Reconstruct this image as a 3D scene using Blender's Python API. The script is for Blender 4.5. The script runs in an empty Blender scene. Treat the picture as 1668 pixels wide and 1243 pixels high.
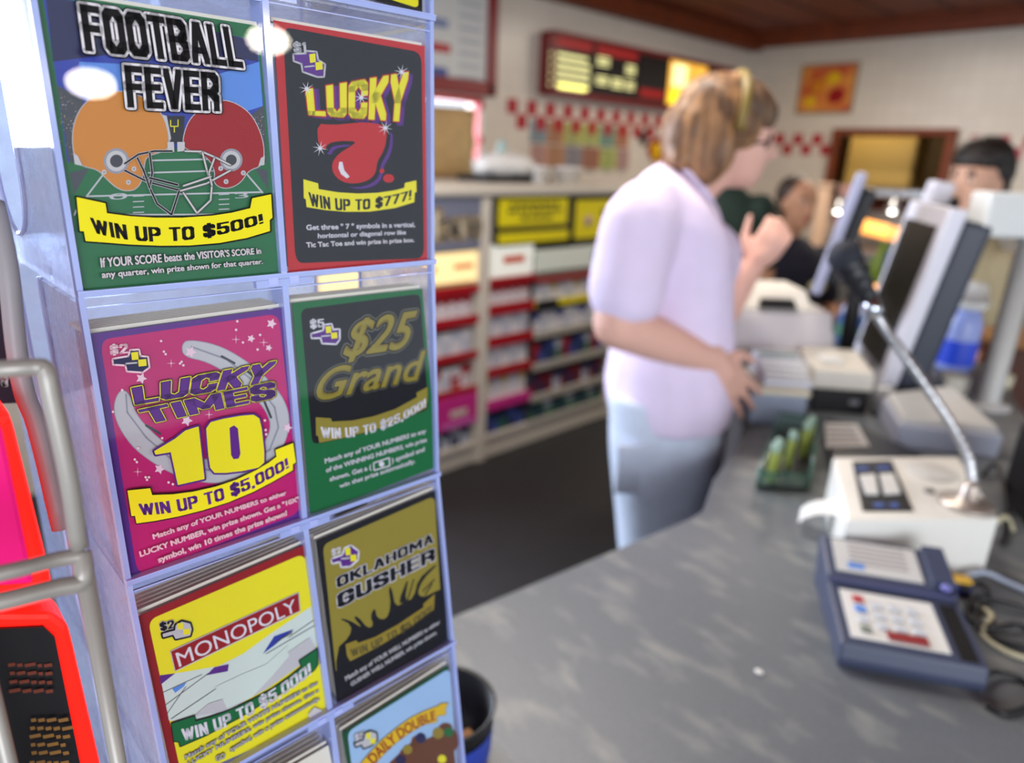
import bpy, bmesh, math, random
from mathutils import Vector, Matrix
random.seed(7)
SC = bpy.context.scene
COL = SC.collection

# ------------------------------------------------------------------ camera, sky, lights, exposure
YAW, PITCH, ROLL, FPX, CAMH = 0.7989, 0.31556, 0.03847, 1130.0, 1.45
PCX, PCY = 834.0, 621.5
_cy, _sy, _cp, _sp = math.cos(YAW), math.sin(YAW), math.cos(PITCH), math.sin(PITCH)
CF = Vector((-_sy*_cp, _cy*_cp, -_sp))
_r0 = Vector((_cy, _sy, 0)); _u0 = _r0.cross(CF)
CR = _r0*math.cos(ROLL) + _u0*math.sin(ROLL)
CU = -_r0*math.sin(ROLL) + _u0*math.cos(ROLL)
CAM = Vector((0, 0, CAMH))
cd = bpy.data.cameras.new('camera'); cam = bpy.data.objects.new('camera', cd); COL.objects.link(cam)
cam.matrix_world = Matrix(((CR.x, CU.x, -CF.x, 0), (CR.y, CU.y, -CF.y, 0), (CR.z, CU.z, -CF.z, CAMH), (0, 0, 0, 1)))
cd.sensor_width = 36.0; cd.lens = FPX*36.0/1668.0; cd.clip_start = 0.01; cd.clip_end = 200
cd.dof.use_dof = True; cd.dof.focus_distance = 0.285; cd.dof.aperture_fstop = 5.3
SC.camera = cam

SC.view_settings.view_transform = 'Standard'; SC.view_settings.look = 'None'
SC.view_settings.gamma = 1.0; SC.view_settings.use_curve_mapping = False
SC.view_settings.exposure = 0.55
SC.cycles.use_denoising = True
SC.cycles.max_bounces = 10; SC.cycles.transparent_max_bounces = 24
SC.cycles.caustics_reflective = False; SC.cycles.caustics_refractive = False
SC.cycles.sample_clamp_indirect = 4.0

W = bpy.data.worlds.new('world'); SC.world = W; W.use_nodes = True
_bg = W.node_tree.nodes['Background']; _bg.inputs[0].default_value = (0.80, 0.90, 1.0, 1); _bg.inputs[1].default_value = 0.9

def area(name, loc, target, sx, sy, power, color):
    l = bpy.data.lights.new(name, 'AREA'); l.shape = 'RECTANGLE'; l.size = sx; l.size_y = sy; l.energy = power; l.color = color
    o = bpy.data.objects.new(name, l); COL.objects.link(o); o.location = loc
    o.rotation_euler = (Vector(target)-Vector(loc)).to_track_quat('-Z', 'Y').to_euler()
    return o
area('window_daylight', (-3.6, 0.25, 1.95), (-0.8, 1.2, 1.0), 1.6, 1.2, 130, (0.78, 0.87, 1.0))
area('drive_through_daylight', (-3.6, 2.55, 1.55), (-1.0, 2.2, 1.0), 0.8, 0.5, 12, (0.85, 0.92, 1.0))
area('ceiling_fill_light', (-1.3, 1.2, 2.36), (-1.3, 1.2, 0), 1.2, 0.3, 22, (1.0, 0.93, 0.84))  # unseen fill lamp below the ceiling, added to brighten the clerk's side
area('kitchen_fill_light', (-1.6, 4.3, 2.36), (-1.6, 4.3, 0), 1.2, 0.3, 26, (1.0, 0.88, 0.74))  # warm unseen fill lamp, added to brighten the kitchen end
area('storefront_daylight', (2.9, -1.6, 1.7), (-0.4, 0.6, 1.1), 2.4, 1.6, 75, (0.86, 0.92, 1.0))

# ------------------------------------------------------------------ where a line of sight meets a real surface
def ray(x, y): return CR*((x-PCX)/FPX) - CU*((y-PCY)/FPX) + CF
def pl(x, y, ax, v):
    d = ray(x, y); return CAM + d*((v-CAM[ax])/d[ax])
def dep(x, y, t): return CAM + ray(x, y)*t
def hit(x, y, p0, n):
    d = ray(x, y); return CAM + d*((Vector(p0)-CAM).dot(n)/d.dot(n))

# ------------------------------------------------------------------ materials
def lin(c):
    return tuple(((v/255)/12.92 if v/255 <= .04045 else ((v/255+.055)/1.055)**2.4) for v in c)
MATS = {}
def mat(name, rgb, rough=.6, metal=0.0, spec=.5, noise=0, nscale=30, emit=0, emitc=None, sss=0, bump=0, coat=0, alt=None, contrast=0):
    if name in MATS: return MATS[name]
    m = bpy.data.materials.new(name); m.use_nodes = True; nt = m.node_tree
    b = nt.nodes['Principled BSDF']; c = lin(rgb)
    b.inputs['Base Color'].default_value = (*c, 1); b.inputs['Roughness'].default_value = rough
    b.inputs['Metallic'].default_value = metal; b.inputs['Specular IOR Level'].default_value = spec
    if coat: b.inputs['Coat Weight'].default_value = coat; b.inputs['Coat Roughness'].default_value = .08
    if emit:
        b.inputs['Emission Color'].default_value = (*lin(emitc or rgb), 1); b.inputs['Emission Strength'].default_value = emit
    tc = nt.nodes.new('ShaderNodeTexCoord'); nz = nt.nodes.new('ShaderNodeTexNoise')
    nz.inputs['Scale'].default_value = nscale; nz.inputs['Detail'].default_value = 4
    nt.links.new(tc.outputs['Object'], nz.inputs['Vector'])
    mx = nt.nodes.new('ShaderNodeMix'); mx.data_type = 'RGBA'
    k = noise if noise else .04
    a2 = lin(alt) if alt else tuple(v*(1-k) for v in c)
    b2 = c if alt else tuple(min(1, v*(1+k)) for v in c)
    mx.inputs[6].default_value = (*a2, 1); mx.inputs[7].default_value = (*b2, 1)
    if contrast:
        rp = nt.nodes.new('ShaderNodeValToRGB'); rp.color_ramp.elements[0].position = .5-contrast; rp.color_ramp.elements[1].position = .5+contrast
        nt.links.new(nz.outputs['Fac'], rp.inputs[0]); nt.links.new(rp.outputs[0], mx.inputs[0])
    else:
        nt.links.new(nz.outputs['Fac'], mx.inputs[0])
    nt.links.new(mx.outputs[2], b.inputs['Base Color'])
    if bump:
        bp = nt.nodes.new('ShaderNodeBump'); bp.inputs['Strength'].default_value = bump; bp.inputs['Distance'].default_value = .004
        nt.links.new(nz.outputs['Fac'], bp.inputs['Height']); nt.links.new(bp.outputs[0], b.inputs['Normal'])
    MATS[name] = m; return m

def hairmat(name, c1, c2):
    m = mat(name, c2, .5, noise=.3, nscale=60, alt=c1, contrast=.14, spec=.4); nt = m.node_tree
    nz = [n for n in nt.nodes if n.type == 'TEX_NOISE'][0]; tc = [n for n in nt.nodes if n.type == 'TEX_COORD'][0]
    mp = nt.nodes.new('ShaderNodeMapping'); mp.inputs['Scale'].default_value = (1, 1, .10); nt.links.new(tc.outputs['Object'], mp.inputs[0]); nt.links.new(mp.outputs[0], nz.inputs['Vector'])
    return m

def clear(name, tint=(.94, .96, 1), gloss=.07, haze=.03, hazec=(.6, .68, .95), rough=.02, nhaze=0):
    if name in MATS: return MATS[name]
    m = bpy.data.materials.new(name); m.use_nodes = True; nt = m.node_tree; N = nt.nodes; L = nt.links
    N.remove(N['Principled BSDF']); out = N['Material Output']
    t = N.new('ShaderNodeBsdfTransparent'); t.inputs[0].default_value = (*tint, 1)
    d = N.new('ShaderNodeBsdfDiffuse'); d.inputs[0].default_value = (*hazec, 1)
    tl = N.new('ShaderNodeBsdfTranslucent'); tl.inputs[0].default_value = (*hazec, 1)
    dm = N.new('ShaderNodeMixShader'); dm.inputs[0].default_value = .45; L.new(d.outputs[0], dm.inputs[1]); L.new(tl.outputs[0], dm.inputs[2])
    m1 = N.new('ShaderNodeMixShader'); m1.inputs[0].default_value = haze
    if nhaze:
        tc = N.new('ShaderNodeTexCoord'); nz = N.new('ShaderNodeTexNoise'); nz.inputs['Scale'].default_value = 60; nz.inputs['Detail'].default_value = 8
        L.new(tc.outputs['Object'], nz.inputs['Vector'])
        mr = N.new('ShaderNodeMapRange'); mr.inputs[1].default_value = .35; mr.inputs[2].default_value = .7; mr.inputs[3].default_value = haze*(1-nhaze); mr.inputs[4].default_value = haze*(1+nhaze)
        L.new(nz.outputs['Fac'], mr.inputs[0]); L.new(mr.outputs[0], m1.inputs[0])
    L.new(t.outputs[0], m1.inputs[1]); L.new(dm.outputs[0], m1.inputs[2])
    g = N.new('ShaderNodeBsdfGlossy'); g.inputs[0].default_value = (1, 1, 1, 1); g.inputs['Roughness'].default_value = rough
    lw = N.new('ShaderNodeLayerWeight'); lw.inputs[0].default_value = .25
    mr2 = N.new('ShaderNodeMapRange'); mr2.inputs[3].default_value = gloss*.5; mr2.inputs[4].default_value = min(1, gloss*4)
    L.new(lw.outputs['Fresnel'], mr2.inputs[0])
    m2 = N.new('ShaderNodeMixShader'); L.new(mr2.outputs[0], m2.inputs[0]); L.new(m1.outputs[0], m2.inputs[1]); L.new(g.outputs[0], m2.inputs[2])
    L.new(m2.outputs[0], out.inputs[0]); MATS[name] = m; return m

# ------------------------------------------------------------------ mesh building
class MB:
    def __init__(s): s.bm = bmesh.new(); s.mats = []
    def mi(s, m):
        if m not in s.mats: s.mats.append(m)
        return s.mats.index(m)
    def add(s, verts, faces, m, M=None, smooth=False):
        i = s.mi(m); vs = [s.bm.verts.new(M @ Vector(v) if M else Vector(v)) for v in verts]
        for f in faces:
            try:
                fa = s.bm.faces.new([vs[k] for k in f]); fa.material_index = i; fa.smooth = smooth
            except ValueError: pass
        return vs
    def box(s, c, d, m, bev=0, M=None):
        x, y, z = c; a, b, h = d[0]/2, d[1]/2, d[2]/2
        if bev <= 0:
            v = [(x+i*a, y+j*b, z+k*h) for i in (-1, 1) for j in (-1, 1) for k in (-1, 1)]
            s.add(v, [(0, 1, 3, 2), (4, 6, 7, 5), (0, 4, 5, 1), (2, 3, 7, 6), (0, 2, 6, 4), (1, 5, 7, 3)], m, M)
        else:
            t = bmesh.new(); bmesh.ops.create_cube(t, size=1)
            for v in t.verts: v.co = Vector((x+v.co.x*d[0], y+v.co.y*d[1], z+v.co.z*d[2]))
            bmesh.ops.bevel(t, geom=list(t.edges), offset=min(bev, .49*min(d)), segments=3, profile=.5, affect='EDGES')
            s.merge(t, m, M)
    def merge(s, t, m, M=None, smooth=False):
        t.verts.index_update()
        s.add([v.co.copy() for v in t.verts], [[v.index for v in f.verts] for f in t.faces], m, M, smooth); t.free()
    def prism(s, poly, z0, z1, m, M=None, bev=0):
        n = len(poly); t = bmesh.new()
        lo = [t.verts.new((p[0], p[1], z0)) for p in poly]; hi = [t.verts.new((p[0], p[1], z1)) for p in poly]
        t.faces.new(lo[::-1]); t.faces.new(hi)
        for i in range(n): t.faces.new((lo[i], lo[(i+1) % n], hi[(i+1) % n], hi[i]))
        bmesh.ops.recalc_face_normals(t, faces=t.faces)
        if bev: bmesh.ops.bevel(t, geom=list(t.edges), offset=bev, segments=2, profile=.5, affect='EDGES')
        s.merge(t, m, M)
    def hexa(s, lo, hi, m, bev=0):
        t = bmesh.new(); v = [t.verts.new(Vector(p)) for p in list(lo)+list(hi)]; n = len(lo)
        t.faces.new(v[:n][::-1]); t.faces.new(v[n:])
        for i in range(n): t.faces.new((v[i], v[(i+1) % n], v[n+(i+1) % n], v[n+i]))
        bmesh.ops.recalc_face_normals(t, faces=t.faces)
        if bev: bmesh.ops.bevel(t, geom=list(t.edges), offset=bev, segments=2, profile=.5, affect='EDGES')
        s.merge(t, m)
    def lathe(s, prof, m, seg=32, M=None, c=(0, 0, 0), sx=1, sy=1, cap=True):
        vs, fs = [], []; n = len(prof)
        for r, z in prof:
            for k in range(seg):
                a = 2*math.pi*k/seg; vs.append((c[0]+r*sx*math.cos(a), c[1]+r*sy*math.sin(a), c[2]+z))
        for i in range(n-1):
            for k in range(seg):
                k2 = (k+1) % seg; fs.append((i*seg+k, i*seg+k2, (i+1)*seg+k2, (i+1)*seg+k))
        if cap and prof[0][0] > 1e-6: fs.append(tuple(range(seg))[::-1])
        if cap and prof[-1][0] > 1e-6: fs.append(tuple((n-1)*seg+k for k in range(seg)))
        s.add(vs, fs, m, M, True)
    def tube(s, pts, r, m, seg=10, closed=False, smooth=True):
        pts = [Vector(p) for p in pts]; n = len(pts)
        rr = r if isinstance(r, (list, tuple)) else [r]*n
        vs, fs = [], []; up = None
        for i, p in enumerate(pts):
            a = pts[(i-1) % n] if (i > 0 or closed) else p; b = pts[(i+1) % n] if (i < n-1 or closed) else p
            t = (b-a).normalized()
            if up is None: up = t.orthogonal().normalized()
            up = (up - t*up.dot(t)).normalized(); w = t.cross(up)
            for k in range(seg):
                an = 2*math.pi*k/seg; vs.append(p+(up*math.cos(an)+w*math.sin(an))*rr[i])
        for i in range(n if closed else n-1):
            j = (i+1) % n
            for k in range(seg):
                k2 = (k+1) % seg; fs.append((i*seg+k, i*seg+k2, j*seg+k2, j*seg+k))
        if not closed: fs.append(tuple(range(seg))[::-1]); fs.append(tuple((n-1)*seg+k for k in range(seg)))
        s.add(vs, fs, m, None, smooth)
    def ell(s, c, rad, m, M=None, sub=3):
        t = bmesh.new(); bmesh.ops.create_icosphere(t, subdivisions=sub, radius=1)
        for v in t.verts:
            q = Vector((v.co.x*rad[0], v.co.y*rad[1], v.co.z*rad[2]))
            if M: q = M @ q
            v.co = q + Vector(c)
        s.merge(t, m, None, True)
    def build(s, name, parent=None, origin=None, smooth=None):
        me = bpy.data.meshes.new(name); o = bpy.data.objects.new(name, me); COL.objects.link(o)
        if origin is not None:
            bmesh.ops.translate(s.bm, verts=s.bm.verts, vec=-Vector(origin)); o.location = origin
        bmesh.ops.recalc_face_normals(s.bm, faces=s.bm.faces) if smooth else None
        s.bm.to_mesh(me); s.bm.free()
        for m in s.mats: me.materials.append(m)
        if parent: o.parent = parent
        return o

def tag(o, label, cat, group=None):
    o['label'] = label; o['category'] = cat
    if group: o['group'] = group
    return o
def thing(name, label, cat, loc=(0, 0, 0), rz=0, group=None):
    o = bpy.data.objects.new(name, None); COL.objects.link(o); o.location = loc; o.rotation_euler = (0, 0, rz)
    o.empty_display_size = .05
    return tag(o, label, cat, group)
def struct(o): o['kind'] = 'structure'; return o
def wpart(mb, name, root):
    """mesh drawn in world coordinates -> child of an unrotated root"""
    bmesh.ops.translate(mb.bm, verts=mb.bm.verts, vec=-root.location)
    return mb.build(name, root)
def copy_tree(o, parent=None):
    c = o.copy(); COL.objects.link(c)
    if parent: c.parent = parent
    for ch in list(o.children): copy_tree(ch, c)
    return c
def smoothpts(pts, n=6):
    P = [Vector(p) for p in pts]; out = []
    for i in range(len(P)-1):
        a = P[max(i-1, 0)]; b = P[i]; c = P[i+1]; d = P[min(i+2, len(P)-1)]
        for k in range(n):
            t = k/n
            out.append(.5*((2*b)+(c-a)*t+(2*a-5*b+4*c-d)*t*t+(3*b-a-3*c+d)*t**3))
    out.append(P[-1]); return out

# ------------------------------------------------------------------ lettering
_tc = {}
def glyphs(txt, bold=.0, shear=0.0, space=1.0):
    key = (txt, bold, shear, space)
    if key in _tc: return _tc[key]
    cu = bpy.data.curves.new('t', 'FONT'); cu.body = txt; cu.size = 1; cu.offset = bold; cu.shear = shear; cu.space_character = space
    cu.resolution_u = 4; cu.fill_mode = 'FRONT'
    o = bpy.data.objects.new('t', cu); COL.objects.link(o)
    dg = bpy.context.evaluated_depsgraph_get(); dg.update()
    me = o.evaluated_get(dg).to_mesh()
    V = [(v.co.x, v.co.y) for v in me.vertices]; Fa = [tuple(p.vertices) for p in me.polygons]
    o.evaluated_get(dg).to_mesh_clear()
    bpy.data.objects.remove(o); bpy.data.curves.remove(cu)
    _tc[key] = (V, Fa); return V, Fa
def bbox(V):
    xs = [v[0] for v in V]; ys = [v[1] for v in V]; return min(xs), max(xs), min(ys), max(ys)

# heavy condensed capitals, drawn as strokes of a rectangular pen
_S = [(1, .74), (1, .86), (.75, 1), (.25, 1), (0, .86), (0, .68), (.2, .56), (.8, .44), (1, .32), (1, .14), (.75, 0), (.25, 0), (0, .14), (0, .26)]
_O = [(.28, 1), (.72, 1), (1, .85), (1, .15), (.72, 0), (.28, 0), (0, .15), (0, .85), (.28, 1)]
BLOCK = {
 'A': [[(0, 0), (.42, 1)], [(1, 0), (.58, 1)], [(.2, .28), (.8, .28)]], 'B': [[(0, 0), (0, 1), (.72, 1), (1, .87), (1, .66), (.74, .52), (0, .52)], [(.74, .52), (1, .38), (1, .13), (.72, 0), (0, 0)]],
 'C': [[(1, .70), (1, .85), (.74, 1), (.26, 1), (0, .85), (0, .15), (.26, 0), (.74, 0), (1, .15), (1, .30)]], 'D': [[(0, 0), (0, 1), (.68, 1), (1, .84), (1, .16), (.68, 0), (0, 0)]],
 'E': [[(1, 1), (0, 1), (0, 0), (1, 0)], [(0, .52), (.86, .52)]], 'F': [[(1, 1), (0, 1), (0, 0)], [(0, .5), (.86, .5)]], 'G': [[(1, .72), (1, .85), (.74, 1), (.26, 1), (0, .85), (0, .15), (.26, 0), (.74, 0), (1, .12), (1, .46), (.6, .46)]],
 'H': [[(0, 0), (0, 1)], [(1, 0), (1, 1)], [(0, .5), (1, .5)]], 'I': [[(.5, 0), (.5, 1)]], 'K': [[(0, 0), (0, 1)], [(1, 1), (.15, .48)], [(.35, .58), (1, 0)]], 'L': [[(0, 1), (0, 0), (1, 0)]],
 'M': [[(0, 0), (0, 1)], [(1, 0), (1, 1)], [(.06, 1), (.5, .25)], [(.94, 1), (.5, .25)]], 'N': [[(0, 0), (0, 1)], [(1, 0), (1, 1)], [(.04, 1), (.96, 0)]], 'O': [_O], '0': [_O],
 'P': [[(0, 0), (0, 1), (.72, 1), (1, .86), (1, .6), (.72, .45), (0, .45)]], 'R': [[(0, 0), (0, 1), (.72, 1), (1, .86), (1, .62), (.72, .48), (0, .48)], [(.55, .48), (1, .30), (1, 0)]], 'S': [_S], '$': [_S, [(.5, 1.13), (.5, -.13)]],
 'T': [[(0, 1), (1, 1)], [(.5, 1), (.5, 0)]], 'U': [[(0, 1), (0, .15), (.26, 0), (.74, 0), (1, .15), (1, 1)]], 'V': [[(0, 1), (.44, 0)], [(1, 1), (.56, 0)]], 'W': [[(0, 1), (.26, 0)], [(.5, .95), (.26, 0)], [(.5, .95), (.74, 0)], [(1, 1), (.74, 0)]],
 'Y': [[(0, 1), (.5, .45)], [(1, 1), (.5, .45)], [(.5, .45), (.5, 0)]], '1': [[(.15, .82), (.55, 1), (.55, 0)]], '2': [[(0, .72), (0, .86), (.26, 1), (.74, 1), (1, .86), (1, .66), (0, 0), (1, 0)]],
 '5': [[(1, 1), (.05, 1), (.02, .56), (.7, .62), (1, .48), (1, .14), (.74, 0), (.26, 0), (0, .14), (0, .26)]], '7': [[(0, 1), (1, 1), (.35, 0)]], '3': [[(0, .78), (0, .86), (.26, 1), (.74, 1), (1, .87), (1, .66), (.74, .52), (.4, .52)], [(.74, .52), (1, .38), (1, .13), (.74, 0), (.26, 0), (0, .13), (0, .24)]],
 '!': [[(.5, 1), (.5, .34)], [(.5, .02), (.5, -.01)]], ',': [[(.5, .0), (.42, -.13)]]}
BW = {'I': .20, '!': .20, ',': .20, 'M': .70, 'W': .78, ' ': .26, '1': .36, 'T': .50, 'L': .46, 'F': .48, 'E': .48}
def blockglyphs(txt, shear=0.0, hx=.088, hy=.076):
    V, F, x0 = [], [], 0
    for ch in txt:
        w = BW.get(ch, .54)
        for path in BLOCK.get(ch, []):
            P = [(x0+hx+(w-2*hx)*u, hy+(1-2*hy)*v) for u, v in path]
            for (ax, ay), (bx, by) in zip(P[:-1], P[1:]):
                diag = abs(ax-bx) > .03 and abs(ay-by) > .25
                kx = hx*(.86 if diag else 1)
                pts = sorted({(x+i*kx, y+j*hy) for x, y in ((ax, ay), (bx, by)) for i in (-1, 1) for j in (-1, 1)})
                def half(seq):
                    h = []
                    for p in seq:
                        while len(h) > 1 and (h[-1][0]-h[-2][0])*(p[1]-h[-2][1])-(h[-1][1]-h[-2][1])*(p[0]-h[-2][0]) <= 1e-9: h.pop()
                        h.append(p)
                    return h[:-1]
                hull = half(pts)+half(pts[::-1]); k = len(V); V += [(x+shear*y, y) for x, y in hull]; F.append(tuple(range(k, k+len(hull))))
        x0 += w+.055
    return V, F

class Art:
    """flat print built up in thin layers on the plane of a card, sheet or sign"""
    def __init__(s, p0, n, step=3e-5):
        s.p0 = Vector(p0); s.n = Vector(n).normalized(); s.step = step; s.k = 0; s.mb = MB()
    def P(s, x, y): return hit(x, y, s.p0, s.n)
    def up(s): s.k += 1
    def poly3(s, pts, m):
        s.k += 1; s.mb.add([p+s.n*(s.k*s.step) for p in pts], [tuple(range(len(pts)))], m)
    def poly(s, pts, m): s.poly3([s.P(*p) for p in pts], m)
    def rquad(s, c, m, r=.08):
        pts = []
        for i in range(4):
            a, b, d = Vector(c[i-1]), Vector(c[i]), Vector(c[(i+1) % 4])
            p, q = b+(a-b)*r, b+(d-b)*r
            for k in range(7):
                t = k/6; pts.append((p*(1-t)**2+b*2*t*(1-t)+q*t*t)[:2])
        s.poly(pts, m)
    def line(s, pts, w, m, closed=False, same=False):
        if not same: s.k += 1
        P = [Vector((p[0], p[1])) for p in pts]
        if closed: P.append(P[0])
        for a, b in zip(P[:-1], P[1:]):
            d = (b-a)
            if d.length < 1e-6: continue
            d.normalize(); q = Vector((-d.y, d.x))*w/2
            s.mb.add([s.P(*p)+s.n*(s.k*s.step) for p in (a-q, b-q, b+q, a+q)], [(0, 1, 2, 3)], m)
        for p in P: s.disc(p, w/2, m, 10, same=True)
    def disc(s, c, r, m, n=20, ry=None, same=False):
        if not same: s.k += 1
        ry = ry or r
        s.mb.add([s.P(c[0]+r*math.cos(6.2832*i/n), c[1]+ry*math.sin(6.2832*i/n))+s.n*(s.k*s.step) for i in range(n)], [tuple(range(n))], m)
    def star(s, c, r, m, n=5, inner=.45, rot=-1.57, same=False):
        if not same: s.k += 1
        pts = []
        for i in range(2*n):
            q = r if i % 2 == 0 else r*inner; a = rot+math.pi*i/n; pts.append((c[0]+q*math.cos(a), c[1]+q*math.sin(a)))
        s.mb.add([s.P(*p)+s.n*(s.k*s.step) for p in pts], [tuple(range(2*n))], m)
    def outlined(s, pts, m, mo, w):
        s.line(pts, w, mo, True); s.poly(pts, m)
    def text(s, txt, q, m, bold=.02, mo=None, wo=.05, shear=0, mt=None, mbm=None, shadow=None, ms=None, block=False):
        TL, TR, BR, BL = [s.P(*p) for p in q]
        MT = s.P(*mt) if mt else (TL+TR)/2; MBt = s.P(*mbm) if mbm else (BL+BR)/2
        V, F = blockglyphs(txt, shear) if block else glyphs(txt, 0, shear); x0, x1, y0, y1 = bbox(V)
        if block: y0, y1 = 0, 1
        H = (MT-MBt).length; Wd = ((TR-TL).length+(BR-BL).length)/2
        cnt = {}
        for f in F:
            for i in range(len(f)):
                e = (min(f[i], f[i-1]), max(f[i], f[i-1])); cnt[e] = cnt.get(e, 0)+1
        edges = [e for e, c in cnt.items() if c == 1]
        g0 = bold*H; mu, mv = g0/Wd, g0/H
        def qd(a, mm, b, u): return a*(2*(u-.5)*(u-1))+mm*(4*u*(1-u))+b*(2*u*(u-.5))
        def emit(mm, g, dx=0, dy=0):
            s.k += 1
            out = []
            for x, y in V:
                u = mu+(1-2*mu)*(x-x0)/(x1-x0)+dx; v = mv+(1-2*mv)*(y-y0)/(y1-y0)+dy
                t, b = qd(TL, MT, TR, u), qd(BL, MBt, BR, u)
                out.append(b+(t-b)*v+s.n*(s.k*s.step))
            s.mb.add(out, F, mm)
            if g > 0:
                vs, fs = [], []
                for a_, b_ in edges:
                    p, q_ = out[a_], out[b_]; d = q_-p
                    if d.length < 1e-9: continue
                    d.normalize(); w = s.n.cross(d)*g; d = d*g*.35; k = len(vs)
                    vs += [p-w-d*.0, q_-w, q_+d, q_+w, p+w, p-d]; fs.append(tuple(range(k, k+6)))
                if g > 2.2e-4:
                    ax = (TR-TL).normalized(); ay = s.n.cross(ax); seen = {i for e in edges for i in e}
                    for i in seen:
                        k = len(vs); vs += [out[i]+(ax*math.cos(.785*j)+ay*math.sin(.785*j))*g for j in range(8)]; fs.append(tuple(range(k, k+8)))
                s.mb.add(vs, fs, mm)
        if shadow: emit(ms, g0+wo*H*.6, *shadow)
        if mo: emit(mo, g0+wo*H)
        emit(m, g0)
# ------------------------------------------------------------------ room
tile = bpy.data.materials.new('wall_tile'); tile.use_nodes = True
def _tile():
    nt = tile.node_tree; b = nt.nodes['Principled BSDF']; b.inputs['Roughness'].default_value = .3
    tc = nt.nodes.new('ShaderNodeTexCoord'); mp = nt.nodes.new('ShaderNodeMapping'); mp.inputs['Rotation'].default_value = (math.pi/2, 0, 0)
    sx = nt.nodes.new('ShaderNodeSeparateXYZ'); cx = nt.nodes.new('ShaderNodeCombineXYZ'); ad = nt.nodes.new('ShaderNodeMath'); ad.operation = 'ADD'
    br = nt.nodes.new('ShaderNodeTexBrick'); br.offset = 0; br.squash = 1
    br.inputs['Scale'].default_value = 1; br.inputs['Brick Width'].default_value = .102; br.inputs['Row Height'].default_value = .102; br.inputs['Mortar Size'].default_value = .002
    br.inputs['Color1'].default_value = (*lin((217, 206, 191)), 1); br.inputs['Color2'].default_value = (*lin((212, 201, 186)), 1); br.inputs['Mortar'].default_value = (*lin((196, 188, 178)), 1)
    L = nt.links; L.new(tc.outputs['Object'], sx.inputs[0]); L.new(sx.outputs[0], ad.inputs[0]); L.new(sx.outputs[1], ad.inputs[1])
    L.new(ad.outputs[0], cx.inputs[0]); L.new(sx.outputs[2], cx.inputs[1]); L.new(cx.outputs[0], br.inputs['Vector']); L.new(br.outputs[0], b.inputs['Base Color'])
_tile()
XW, YB, ZC = -3.3, 5.9, 2.47
M_red = mat('red_paint', (176, 22, 34), .35); M_white = mat('white_plastic', (232, 230, 226), .4); M_black = mat('black_plastic', (18, 18, 20), .45)
M_wood = mat('brown_wood', (142, 60, 14), .6, noise=.5, nscale=9, alt=(84, 30, 5)); M_cream = mat('cream_plastic', (222, 214, 190), .45)
M_floor = mat('dark_floor', (34, 34, 37), .6, noise=.3, nscale=14); M_grey = mat('grey_metal', (150, 152, 158), .35, .3)
M_steel = mat('steel', (170, 172, 175), .28, .9); M_chrome = mat('chrome', (205, 208, 215), .16, 1)

b = MB(); b.box((0.4, 1.8, -.03), (7.6, 8.4, .06), M_floor); struct(b.build('floor'))
b = MB()      # left wall with two window openings
def wall_yz(mb, x0, x1, y0, y1, z0, z1, m): mb.box(((x0+x1)/2, (y0+y1)/2, (z0+z1)/2), (abs(x1-x0), y1-y0, z1-z0), m)
WA = (-.75, 1.15, .95, 2.30); WB = (2.2, 2.86, 1.34, 1.755)
for (y0, y1, z0, z1) in ((-2.4, WA[0], 0, ZC), (WA[0], WA[1], 0, WA[2]), (WA[0], WA[1], WA[3], ZC), (WA[1], WB[0], 0, ZC), (WB[0], WB[1], 0, WB[2]), (WB[0], WB[1], WB[3], ZC), (WB[1], YB+.1, 0, ZC)):
    wall_yz(b, XW-.12, XW, y0, y1, z0, z1, tile)
struct(b.build('wall_left'))
b = MB()      # back wall with the kitchen pass-through opening
PX0, PX1, PZ0, PZ1 = -2.42, -1.66, 1.20, 1.69
for (x0, x1, z0, z1) in ((XW-.12, PX0, 0, ZC), (PX0, PX1, 0, PZ0), (PX0, PX1, PZ1, ZC), (PX1, 4.2, 0, ZC)):
    b.box(((x0+x1)/2, YB+.06, (z0+z1)/2), (x1-x0, .12, z1-z0), tile)
struct(b.build('wall_back'))
b = MB(); b.box((.4, 1.8, ZC+.05), (7.6, 8.4, .1), M_wood)
for i in range(20): b.box((-3.2+i*.37, 1.8, ZC-.004), (.012, 8.3, .008), mat('dark_wood', (60, 26, 10), .5))
struct(b.build('ceiling'))
b = MB(); b.box((XW+.05, 1.8, ZC-.06), (.10, 8.2, .12), M_wood, .01); struct(b.build('trim_1'))
b = MB(); b.box((.4, YB-.06, ZC-.05), (7.3, .12, .10), M_wood, .01); b.box((.4, YB-.1, ZC-.012), (7.3, .2, .024), M_wood, .004); struct(b.build('trim_2'))
# checker bands of red tiles
M_redtile = mat('red_tile', (168, 16, 34), .3)
b = MB()
CKP = .169
y = pl(834, 173, 0, XW).y-CKP/2; h = CKP/2; zc = 1.733
while y < YB-.1:
    b.box((XW+.003, y+h, zc), (.006, h, h), M_redtile); b.box((XW+.003, y+h*2, zc-h), (.006, h, h), M_redtile); y += CKP
struct(b.build('trim_3'))
CKP = .161; h = CKP/2; b = MB(); x = -2.941-h*1.0-CKP*2
while x < 3.6:
    if not (PX0-.2 < x < PX1+.04):
        b.box((x+h, YB-.003, 1.66), (h, .006, h), M_redtile); b.box((x+h*2, YB-.003, 1.66-h), (h, .006, h), M_redtile)
    x += CKP
struct(b.build('trim_4'))
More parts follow.
